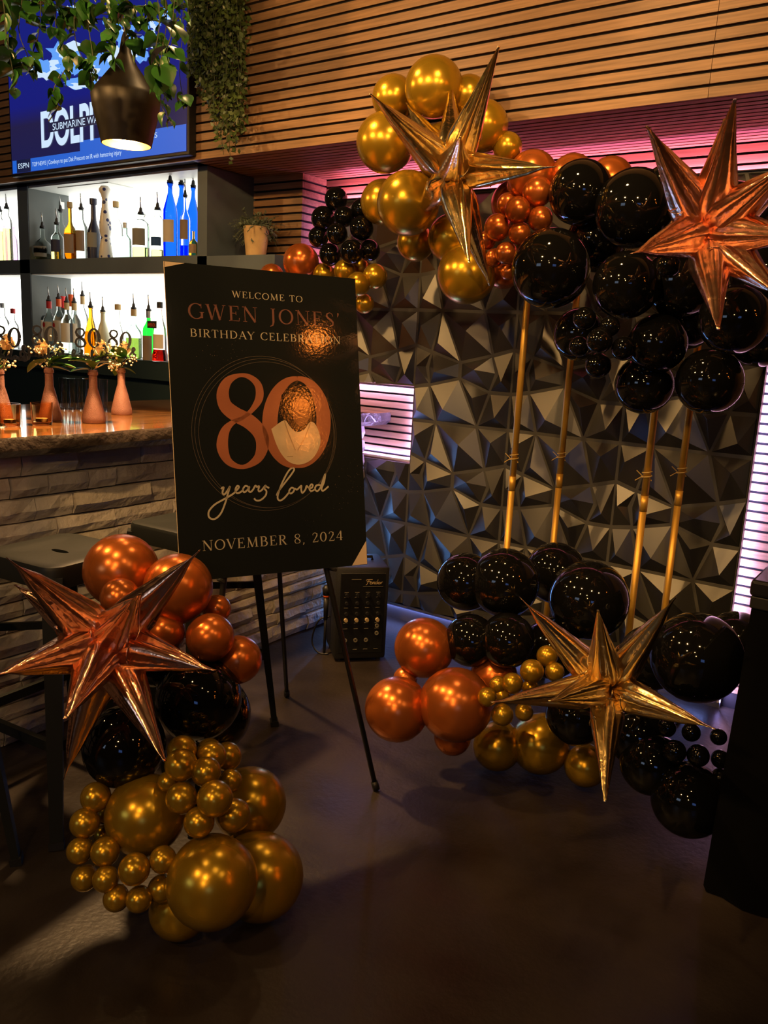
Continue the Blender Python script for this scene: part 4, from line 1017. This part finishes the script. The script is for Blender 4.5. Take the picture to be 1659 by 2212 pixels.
obj('head', tubem([mcp+Vector((0, 0, .272)), mcp+Vector((0, 0, .30)), mcp+Vector((0, 0, .315))], [.015, .019, .010], 12), M['black'], mic, True)
obj('stand_clip', tubem([mcp+Vector((0, 0, .0)), mcp+Vector((0, 0, .20))], .006, 8), M['black'], mic, True)

# ------------------------------------------------------------------ draped table at the right edge
tc_ = on('z', 1622, 1252, .84)
tab = thing('draped_table', 'black draped table at the right picture edge', 'table', (tc_.x+.42, tc_.y+.4, 0))
M['drape'] = mat('black_cloth', (.003, .003, .0032), 1.0, spec=0.05)
X0, Y1 = tc_.x, tc_.y+.80
obj('top', bevel(boxm(X0, X0+.84, Y1-.80, Y1, .80, .84), .008), mat('polished_black_top', (.012, .011, .012), .22), tab)
obj('apron', bevel(boxm(X0+.004, X0+.836, Y1-.796, Y1-.004, .77, .80), .003), mat('olive_black_wood', (.012, .011, .008), .5), tab)
bm = bmesh.new(); nn = 96; L = []
for i in range(nn):
    t = i/nn*4; sd = int(t); f = t-sd; cs = ((X0, Y1), (X0+.84, Y1), (X0+.84, Y1-.80), (X0, Y1-.80)); a, b = Vector(cs[sd]), Vector(cs[(sd+1) % 4])
    p = a.lerp(b, f); o_ = (p-Vector((X0+.42, Y1-.4))).normalized(); w = .010*sin(i*1.3)
    L.append([bm.verts.new((p.x+o_.x*k_, p.y+o_.y*k_, z)) for k_, z in ((-.012, .77), (-.008+w*.4, .6), (.0+w, .3), (.006+w*1.3, .004))])
for a, b in zip(L, L[1:]+L[:1]):
    for k_ in range(3): bm.faces.new((a[k_], a[k_+1], b[k_+1], b[k_]))
obj('cloth_skirt', bm, M['drape'], tab, True)
# ------------------------------------------------------------------ balloons
def balloon_mesh(name, material, seg=28, rings=18, squash=1.0):
    pr = []
    for i in range(rings+1):
        a = pi*(1-i/rings); z = -cos(a); r = sin(a); z = -z
        z = cos(pi*i/rings); r = sin(pi*i/rings)
        if z < 0:
            t = -z; r *= (1-.16*t**2.2); z *= 1.12
        pr.append((r if 0 < i < rings else 0, z*.98))
    bm = bmesh.new(); rg_ = []
    for r, z in pr:
        rg_.append([bm.verts.new((0, 0, z))] if r == 0 else [bm.verts.new((r*cos(2*pi*k/seg), r*sin(2*pi*k/seg), z)) for k in range(seg)])
    for a, b in zip(rg_, rg_[1:]):
        for k in range(seg):
            j = (k+1) % seg
            if len(a) == 1: bm.faces.new((a[0], b[k], b[j]))
            elif len(b) == 1: bm.faces.new((a[k], b[0], a[j]))
            else: bm.faces.new((a[k], b[k], b[j], a[j]))
    return mesh_of(name, bm, material, True)
def knot_mesh(material):
    return mesh_of('knot', lathe([(0, 0), (.05, .0), (.035, .04), (.03, .06), (.065, .10), (.085, .13), (.0, .12)], 10, cap=False), material, True)
BMAT = {'g': M['gold'], 'c': M['copper'], 'k': M['blackb']}
BMESH = {k: balloon_mesh('balloon', m_) for k, m_ in BMAT.items()}
KMESH = {k: knot_mesh(m_) for k, m_ in BMAT.items()}
def balloon(col, p, R, label, group, toward):
    o = link('balloon', BMESH[col], None, p); tag(o, label, 'balloon', group)
    d = Vector(toward)-Vector(p)
    if d.length < 1e-4: d = Vector((0, 0, -1))
    o.rotation_mode = 'QUATERNION'; o.rotation_quaternion = d.to_track_quat('-Z', 'Y'); o.scale = (R, R, R)
    k = link('knot', KMESH[col], o, (0, 0, -1.08-.13)); k.rotation_euler = (pi, 0, 0); k.location = (0, 0, -1.07)
    return o
def cluster(rows_, group, core):
    pos = []
    for col, px, py, r, dd, label in rows_:
        d0 = dd
        if dd == 'floor':
            rz = ray(px, py).z; d0 = (CP.z-.004)/(r/FPX*1.02-rz)
        p = at(px, py, d0); pos.append((col, p, r*d0/FPX, label))
    for col, p, R, label in pos:
        balloon(col, p, R, label, group, core(p))
        if p.z+R > 2.10 and p.y+R > -.52: print('CLIP', label, p.z+R, p.y+R)
# left floor stack: copper on top, black in the middle, gold at the floor
LC = [
 ('c', 262, 1232, 80, 2.06, 'large copper balloon topping the left stack in front of the stool'),
 ('c', 385, 1268, 74, 2.02, 'large copper balloon at the lower left corner of the sign'),
 ('c', 259, 1290, 42, 1.93, 'smaller copper balloon tucked under the topmost one behind the star'),
 ('c', 356, 1366, 44, 2.00, 'copper balloon half hidden behind the arms of the left star'),
 ('c', 468, 1315, 31, 2.10, 'small copper balloon peeping out under the sign, right of the big one'),
 ('c', 454, 1376, 52, 2.00, 'medium copper balloon in front, above the black ones'),
 ('c', 514, 1424, 52, 2.08, 'copper balloon farthest right in the left stack'),
 ('k', 430, 1508, 92, 2.02, 'large glossy black balloon in the middle of the left stack'),
 ('k', 458, 1542, 84, 2.12, 'black balloon mostly hidden behind the large one of the left stack'),
 ('k', 268, 1612, 88, 1.90, 'black balloon under the left star, low in the stack'),
 ('k', 330, 1420, 60, 2.12, 'black balloon in the shade behind the left star'),
 ('g', 458, 1905, 98, 1.755, 'largest gold balloon, resting in front on the floor'),
 ('g', 314, 1760, 86, 1.86, 'large gold balloon at the left above the fringe of small ones'),
 ('g', 540, 1737, 79, 2.05, 'large gold balloon at the right behind the small cluster'),
 ('g', 564, 1894, 92, 'floor', 'large gold balloon on the floor to the right of the largest'),
 ('g', 389, 1962, 66, 'floor', 'gold balloon squeezed on the floor under the largest one'),
 # tight bunch of small ones on top
 ('g', 393, 1621, 32, 1.84, 'small gold balloon at the top left of the bunch, touching the star tip'),
 ('g', 452, 1622, 27, 1.92, 'small gold balloon at the very top of the bunch, behind'),
 ('g', 456, 1634, 33, 1.86, 'small gold balloon top centre of the bunch, second behind front'),
 ('g', 491, 1634, 31, 1.93, 'small shaded gold balloon at the top right of the bunch'),
 ('g', 391, 1652, 35, 1.79, 'small gold balloon in front below the top left one'),
 ('g', 445, 1667, 32, 1.79, 'small gold balloon in the middle of the bunch'),
 ('g', 363, 1688, 22, 1.82, 'small gold balloon peeping at the left of the bunch'),
 ('g', 498, 1687, 25, 1.88, 'small gold balloon at the right edge of the bunch'),
 ('g', 392, 1724, 34, 1.77, 'small gold balloon left of the foremost one in the bunch'),
 ('g', 464, 1725, 39, 1.74, 'foremost and biggest of the small gold balloons in the bunch'),
 ('g', 430, 1776, 33, 1.75, 'small gold balloon at the bottom of the bunch, on the largest balloon'),
 ('g', 505, 1761, 36, 1.80, 'small gold balloon at the lower right of the bunch'),
 # fringe on the left
 ('g', 206, 1722, 32, 1.84, 'uppermost small gold balloon of the left fringe'),
 ('g', 183, 1778, 32, 1.82, 'second small gold balloon down the left fringe'),
 ('g', 226, 1760, 20, 1.90, 'small gold balloon peeping behind the second of the fringe'),
 ('g', 222, 1803, 20, 1.88, 'small gold balloon peeping out left of the large left one'),
 ('g', 172, 1838, 28, 1.80, 'pointed small gold balloon farthest left in the fringe'),
 ('g', 227, 1840, 31, 1.78, 'small gold balloon right of the pointed one in the fringe'),
 ('g', 182, 1897, 28, 1.80, 'small gold balloon at the lower left of the fringe'),
 ('g', 228, 1899, 28, 1.76, 'small gold balloon in the lower middle of the fringe'),
 ('g', 290, 1878, 34, 1.74, 'small gold balloon under the large left one'),
 ('g', 352, 1857, 29, 1.76, 'small gold balloon wedged left of the largest, upper one'),
 ('g', 348, 1920, 29, 1.78, 'small gold balloon wedged left of the largest, lower one'),
 ('g', 251, 1941, 28, 1.76, 'small gold balloon at the bottom left of the fringe, near the floor'),
 ('g', 300, 1943, 28, 1.75, 'small gold balloon at the bottom right of the fringe, near the floor'),
]
lcore = at(390, 1640, 2.06)
cluster(LC, 'balloons of the left floor stack', lambda p: Vector((lcore.x*.6+p.x*.4, lcore.y*.6+p.y*.4, lcore.z*.5+p.z*.5)))
# right floor group
RC = [
 ('c', 916, 1399, 65, 2.62, 'upper copper balloon of the right floor group, beside the black ones'),
 ('c', 857, 1532, 70, 2.46, 'copper balloon farthest left in the right floor group'),
 ('c', 984, 1522, 80, 2.42, 'largest copper balloon of the right floor group'),
 ('c', 875, 1466, 26, 2.62, 'copper balloon barely showing between the two left ones'),
 ('c', 977, 1592, 40, 2.52, 'copper balloon under the largest copper one on the floor'),
 ('c', 1066, 1462, 52, 2.62, 'shaded copper balloon behind the small gold ones'),
 ('g', 1073, 1612, 53, 'floor', 'gold pear-shaped balloon on the floor beside the copper ones'),
 ('g', 1166, 1608, 64, 'floor', 'large gold balloon on the floor under the gold star'),
 ('g', 1264, 1655, 45, 'floor', 'gold balloon in the shade behind the lowest star point'),
 ('g', 1052, 1506, 21, 2.32, 'small gold balloon at the left tip of the gold star'),
 ('g', 1076, 1479, 19, 2.40, 'small gold balloon partly hidden at the upper left of the small row'),
 ('g', 1084, 1502, 18, 2.40, 'small gold balloon just above the long left star point'),
 ('g', 1107, 1476, 23, 2.34, 'small gold balloon second from the left in the rising row'),
 ('g', 1149, 1450, 26, 2.36, 'roundest small gold balloon in the middle of the rising row'),
 ('g', 1182, 1417, 23, 2.40, 'small gold balloon at the top of the rising row'),
 ('g', 1198, 1451, 21, 2.38, 'small gold balloon at the right end of the rising row'),
 ('g', 1146, 1485, 18, 2.40, 'small gold balloon below the roundest one, behind the star point'),
 ('g', 1085, 1544, 24, 2.34, 'small gold balloon under the left star point'),
 ('g', 1132, 1538, 20, 2.40, 'small shaded gold balloon right of the one under the star point'),
 ('k', 1006, 1256, 63, 2.74, 'glossy black balloon at the upper left of the right floor group'),
 ('k', 1090, 1258, 75, 2.66, 'glossy black balloon under the left pole'),
 ('k', 1200, 1236, 66, 2.86, 'black balloon behind, under the second pole'),
 ('k', 1272, 1295, 86, 2.66, 'largest black balloon in the middle, behind the gold star'),
 ('k', 1017, 1383, 57, 2.60, 'black balloon beside the upper copper one'),
 ('k', 1096, 1383, 60, 2.54, 'black balloon in front under the left pole balloon'),
 ('k', 1190, 1400, 66, 2.70, 'black balloon hidden in the shade behind the star arms'),
 ('k', 1505, 1420, 98, 2.36, 'large black balloon right of the gold star with five lights in it'),
 ('k', 1592, 1388, 68, 2.60, 'black balloon behind with a pink reflection on its crown'),
 ('k', 1408, 1420, 70, 2.72, 'black balloon in the shade between the star and the large right one'),
 ('k', 1243, 1546, 64, 2.46, 'black balloon under the star centre beside the gold ones'),
 ('k', 1375, 1590, 64, 2.40, 'black balloon under the right star arm'),
 ('k', 1408, 1650, 68, 2.34, 'black balloon low behind the bottommost one'),
 ('k', 1488, 1728, 80, 2.26, 'bottommost large black balloon near the table'),
 ('k', 1440, 1572, 20, 2.26, 'small dull black balloon at the upper left of the small bunch'),
 ('k', 1493, 1582, 20, 2.26, 'small dull black balloon at the upper middle of the small bunch'),
 ('k', 1552, 1592, 18, 2.28, 'small dull black balloon at the star tip on the right'),
 ('k', 1457, 1623, 25, 2.22, 'small dull black balloon in the middle left of the small bunch'),
 ('k', 1508, 1632, 24, 2.22, 'small dull black balloon in the centre of the small bunch'),
 ('k', 1556, 1640, 20, 2.26, 'small dull black balloon at the right of the small bunch'),
 ('k', 1556, 1680, 20, 2.26, 'lowest small dull black balloon of the small bunch'),
]
cluster(RC, 'balloons of the right floor group', lambda p: Vector((p.x*.7+1.15*.3, p.y*.5-.45*.5, .35)))
# upper garland, held on the poles in front of the feature wall
UG = [
 ('g', 937, 188, 63, -.70, 'topmost gold balloon of the garland against the slats'),
 ('g', 850, 211, 47, -.62, 'gold balloon behind, left of the topmost one'),
 ('g', 832, 308, 63, -.66, 'gold balloon farthest left and high in the garland'),
 ('g', 881, 439, 68, -.70, 'largest gold balloon of the garland, left of the star'),
 ('g', 826, 437, 48, -.48, 'gold balloon partly behind the largest one on the left'),
 ('g', 897, 524, 40, -.46, 'gold balloon hanging just under the largest one'),
 ('g', 976, 515, 52, -.52, 'gold balloon behind the lower star points'),
 ('g', 1008, 592, 64, -.56, 'lowest gold balloon of the garland with a bright lower rim'),
 ('g', 1044, 272, 54, -.64, 'gold balloon right of the tallest star point'),
 ('g', 1012, 206, 42, -.61, 'shaded gold balloon behind the tallest star point'),
 ('g', 1096, 318, 32, -.60, 'small part of a gold balloon behind, near the pink light'),
 ('g', 960, 330, 62, -.64, 'gold balloon in the shade behind the star centre'),
 ('c', 1150, 380, 54, -.58, 'dark copper balloon behind the right star point'),
 ('c', 1236, 384, 50, -.54, 'dark copper balloon behind the left black ones'),
 ('c', 1318, 390, 50, -.54, 'dark copper balloon peeping over the black ones'),
 ('c', 1088, 588, 36, -.42, 'copper balloon with purple lower rim under the small copper bunch'),
 ('c', 1110, 440, 50, -.36, 'shaded copper balloon behind the small copper bunch'),
 ('c', 1161, 414, 33, -.62, 'biggest small copper balloon at the top right of the bunch'),
 ('c', 1115, 402, 20, -.54, 'pale small copper balloon at the top of the bunch'),
 ('c', 1097, 441, 24, -.60, 'small copper balloon left behind the upper front one'),
 ('c', 1118, 453, 28, -.66, 'small copper balloon in front in the upper bunch'),
 ('c', 1167, 473, 27, -.62, 'small copper balloon at the right beside the black ones'),
 ('c', 1075, 491, 29, -.64, 'small copper balloon at the left of the bunch'),
 ('c', 1122, 504, 24, -.64, 'small copper balloon in the middle of the bunch'),
 ('c', 1052, 519, 20, -.60, 'small copper balloon behind at the far left of the bunch'),
 ('c', 1094, 547, 24, -.64, 'small copper balloon low in the middle of the bunch'),
 ('c', 1068, 557, 20, -.60, 'small copper balloon low on the left of the bunch'),
 ('c', 1098, 587, 18, -.58, 'lowest small copper balloon of the bunch'),
 ('k', 1255, 416, 69, -.62, 'black balloon at the upper left of the black part'),
 ('k', 1370, 450, 84, -.66, 'large black balloon at the top beside the rose gold star'),
 ('k', 1190, 580, 85, -.74, 'large black balloon farthest left, above the left pole'),
 ('k', 1353, 616, 72, -.74, 'black balloon in the middle of the black part, under the star arm'),
 ('k', 1436, 408, 50, -.64, 'black balloon behind the upper left star arm with a pink rim'),
 ('k', 1252, 722, 57, -.56, 'black balloon with a pale rim behind the small black bunch'),
 ('k', 1420, 742, 64, -.66, 'black balloon low in the middle beside the small bunch'),
 ('k', 1392, 831, 63, -.60, 'hanging black balloon at the bottom, left of two'),
 ('k', 1532, 824, 71, -.62, 'hanging black balloon at the bottom, right of two'),
 ('k', 1586, 690, 75, -.80, 'large black balloon right of the lowest star point'),
 ('k', 1644, 728, 64, -.60, 'black balloon at the right edge with a pale lower rim'),
 ('k', 1470, 610, 78, -.62, 'black balloon in the shade behind the star centre'),
 ('k', 1290, 520, 66, -.50, 'black balloon in the shade in the heart of the black part'),
 ('k', 1580, 480, 84, -.46, 'black balloon behind the right star, nearly lost in shade'),
 ('k', 1480, 690, 66, -.50, 'black balloon in the shade above the two hanging ones'),
 ('k', 1650, 590, 70, -.50, 'black balloon behind the right star arms at the edge'),
 ('k', 1263, 688, 25, -.80, 'upper left small black balloon of the small bunch'),
 ('k', 1317, 705, 22, -.80, 'upper right small black balloon of the small bunch, in shade'),
 ('k', 1251, 748, 22, -.74, 'small black balloon at the left of the small bunch'),
 ('k', 1295, 736, 28, -.84, 'foremost small black balloon of the small bunch'),
 ('k', 1347, 753, 26, -.80, 'small black balloon at the right of the small bunch'),
 ('k', 1292, 789, 28, -.72, 'lowest small black balloon of the small bunch, over the pole'),
 ('k', 1444, 573, 26, -.90, 'small black balloon under the long left arm of the star'),
]
UGR = [(c_, u, v, r, depth(on('y', u, v, y)), l_) for c_, u, v, r, y, l_ in UG]
cluster(UGR, 'balloons of the upper garland', lambda p: Vector((p.x*.85+.9*.15, -.32, p.z*.9+1.6*.1)))
# short garland reaching from the bar end up behind the sign
SG = [
 ('c', 650, 566, 39, -.44, 'large copper balloon peeking over the top of the sign'),
 ('c', 587, 597, 27, -.46, 'copper balloon of which only the crown shows over the sign'),
 ('g', 700, 593, 24, -.46, 'gold balloon leftmost along the top edge of the sign'),
 ('g', 745, 585, 24, -.50, 'gold balloon second from the left over the sign edge'),
 ('g', 774, 614, 26, -.56, 'foremost gold balloon at the upper right corner of the sign'),
 ('g', 810, 597, 27, -.50, 'gold balloon farthest right in the short garland'),
 ('g', 787, 656, 21, -.48, 'lowest gold balloon right of the sign'),
 ('g', 779, 580, 22, -.40, 'gold balloon in the shade under the black bunch'),
 ('k', 726, 430, 25, -.44, 'topmost black balloon of the black bunch by the niche'),
 ('k', 781, 453, 23, -.44, 'black balloon at the upper right of the bunch by the niche'),
 ('k', 698, 472, 26, -.46, 'black balloon at the upper left of the bunch by the niche'),
 ('k', 743, 468, 22, -.50, 'black balloon between the upper pair of the bunch'),
 ('k', 781, 493, 26, -.50, 'black balloon at the right of the bunch with bright dots'),
 ('k', 728, 505, 23, -.54, 'foremost black balloon in the middle of the bunch'),
 ('k', 688, 512, 22, -.46, 'black balloon at the left of the bunch against pink light'),
 ('k', 713, 550, 24, -.50, 'black balloon at the lower left of the bunch'),
 ('k', 760, 544, 26, -.54, 'black balloon at the lower middle of the bunch'),
 ('k', 798, 541, 23, -.46, 'black balloon at the lower right of the bunch'),
]
SGR = [(c_, u, v, r, depth(on('y', u, v, y)), l_) for c_, u, v, r, y, l_ in SG]
cluster(SGR, 'balloons of the short garland behind the sign', lambda p: Vector((p.x, -.30, p.z)))

# ------------------------------------------------------------------ gold poles of the balloon stand
PB = {}
def pole(label, a, y, group='gold poles of the balloon stand'):
    p = on('y', a[0], a[1], y); t = thing('stand_pole', label, 'pole', (p.x, p.y, 0), group)
    obj('rod', tubem([(p.x, p.y, .012), (p.x, p.y, .85)], .0125, 14), M['pole'], t, True)
    obj('rod', tubem([(p.x, p.y, .856), (p.x, p.y, 1.75)], .0125, 14), M['pole'], t, True)
    obj('coupling', tubem([(p.x, p.y, .82), (p.x, p.y, .875)], .0135, 14), M['pole'], t, True)
    obj('base_plate', lathe([(.11, 0), (.11, .01), (.02, .014), (.02, .03)], 24), M['black'], t, 40, local=True)
    z = .93; bm = bmesh.new()
    tube(bm, [(p.x+.016*cos(k*.9), p.y+.016*sin(k*.9), z+k*.0022) for k in range(15)], .0022, 5)
    tube(bm, [(p.x-.014, p.y, z+.01), (p.x-.035, p.y-.008, z+.03)], .0016, 4); tube(bm, [(p.x-.014, p.y, z+.012), (p.x-.038, p.y-.004, z-.006)], .0016, 4)
    o = obj('twine', bm, M['twine'], t); o['label'] = 'knotted straw twine'; o['kind'] = 'stuff'
    return t
pole('gold pole farthest left, rising from the black balloons', (1117, 915), -.42)
pole('thinner gold pole second from the left, standing behind', (1214, 975), -.20)
pole('gold pole third from the left, before the faceted wall', (1388, 1110), -.42)
pole('gold pole farthest right, standing behind its neighbour', (1464, 1090), -.20)

# ------------------------------------------------------------------ foil starburst balloons
def starburst(label, c, tips, L, material, rmax, seed):
    c = Vector(c); t = thing('starburst_balloon', label, 'balloon', c, None); rs2 = random.Random(seed)
    for px, py, side in tips:
        d = ray(px, py); w = CP-c; A = d.dot(d); Bq = d.dot(w); Cq = w.dot(w)-L*L; disc = Bq*Bq-A*Cq
        k = (-Bq-side*sqrt(disc))/A if disc > 0 else -Bq/A
        tip = CP+d*k; ax = tip-c; ln = ax.length; q = ax.to_track_quat('Z', 'Y')
        bm = bmesh.new(); seg = 30; prof_ = [(.03, .16), (.07, .36), (.12, .66), (.17, .86), (.24, 1.0), (.31, .97), (.45, .79), (.60, .57), (.76, .35), (.90, .15), (.965, .07), (1.0, .06)]
        ph = rs2.uniform(0, 6); R = rmax*min(1.0, .55+.45*ln/L); prev = None
        for f, r in prof_:
            ring_ = []
            for s in range(seg):
                a = 2*pi*s/seg
                cre = 1-.20*(1-f*.6)*abs(cos(2.5*a+ph))**4-.07*abs(sin(5*a+ph*2+f*3))
                if f < .2: cre *= 1+.09*sin(9*a+ph+f*40)
                flat = 1.0 if f < .9 else (.35 if f < .98 else .25)
                ring_.append(bm.verts.new((R*r*cre*cos(a)*(1 if f < .9 else 1.2), R*r*cre*sin(a)*flat, ln*f)))
            if prev:
                for s in range(seg):
                    j = (s+1) % seg; bm.faces.new((prev[s], prev[j], ring_[j], ring_[s]))
            prev = ring_
        bm.faces.new(prev)
        bm.transform(q.to_matrix().to_4x4())
        obj('point', bm, material, t, True, local=True)
        # cross pleats near the foot of the cone
        bm = bmesh.new()
        for f in (.22, .28, .36):
            rr0 = R*(1.01 if f < .3 else .90)
            a0 = rs2.uniform(0, 2*pi)
            tube(bm, [(rr0*.97*cos(a0+x), rr0*.97*sin(a0+x), ln*f) for x in (-.5, -.25, 0, .25, .5)], .0016, 4)
        bm.transform(q.to_matrix().to_4x4()); pl = obj('pleat', bm, material, t, True, local=True); pl['kind'] = 'stuff'
    bm = bmesh.new(); bmesh.ops.create_icosphere(bm, subdivisions=3, radius=rmax*.48)
    for v in bm.verts: v.co *= 1+.10*sin(v.co.x*160)*sin(v.co.y*140+v.co.z*150)
    obj('hub', bm, material, t, True, local=True)
starburst('large rose gold foil starburst in front of the left balloon stack', at(232, 1388, 1.76),
          [(15, 1205, 1), (432, 1188, 1), (465, 1448, 1), (357, 1645, 1), (137, 1685, -1), (140, 1553, 1), (-18, 1460, 1), (32, 1263, -1), (303, 1282, 1), (300, 1480, -1)], .325, M['foil_rose'], .050, 3)
starburst('gold foil starburst on the gold end of the upper garland', at(975, 375, depth(on('y', 975, 375, -.92))),
          [(1078, 100, 1), (800, 203, 1), (878, 222, -1), (974, 180, -1), (1202, 360, 1), (1058, 618, -1), (1014, 568, 1), (994, 296, 1), (900, 470, -1)], .42, M['foil_gold'], .053, 5)
starburst('rose gold foil starburst on the black end of the upper garland', at(1527, 500, depth(on('y', 1527, 500, -1.0))),
          [(1397, 272, 1), (1588, 213, 1), (1363, 548, 1), (1552, 712, 1), (1720, 345, 1), (1740, 510, 1), (1700, 650, 1), (1566, 256, -1), (1680, 420, -1)], .36, M['foil_rose'], .057, 8)
starburst('gold foil starburst in front of the right floor group', at(1310, 1485, 2.14),
          [(1123, 1290, 1), (1292, 1318, 1), (1460, 1290, 1), (1060, 1517, 1), (1186, 1514, 1), (1546, 1575, 1), (1307, 1732, 1), (1400, 1560, -1)], .35, M['foil_gold'], .046, 11)
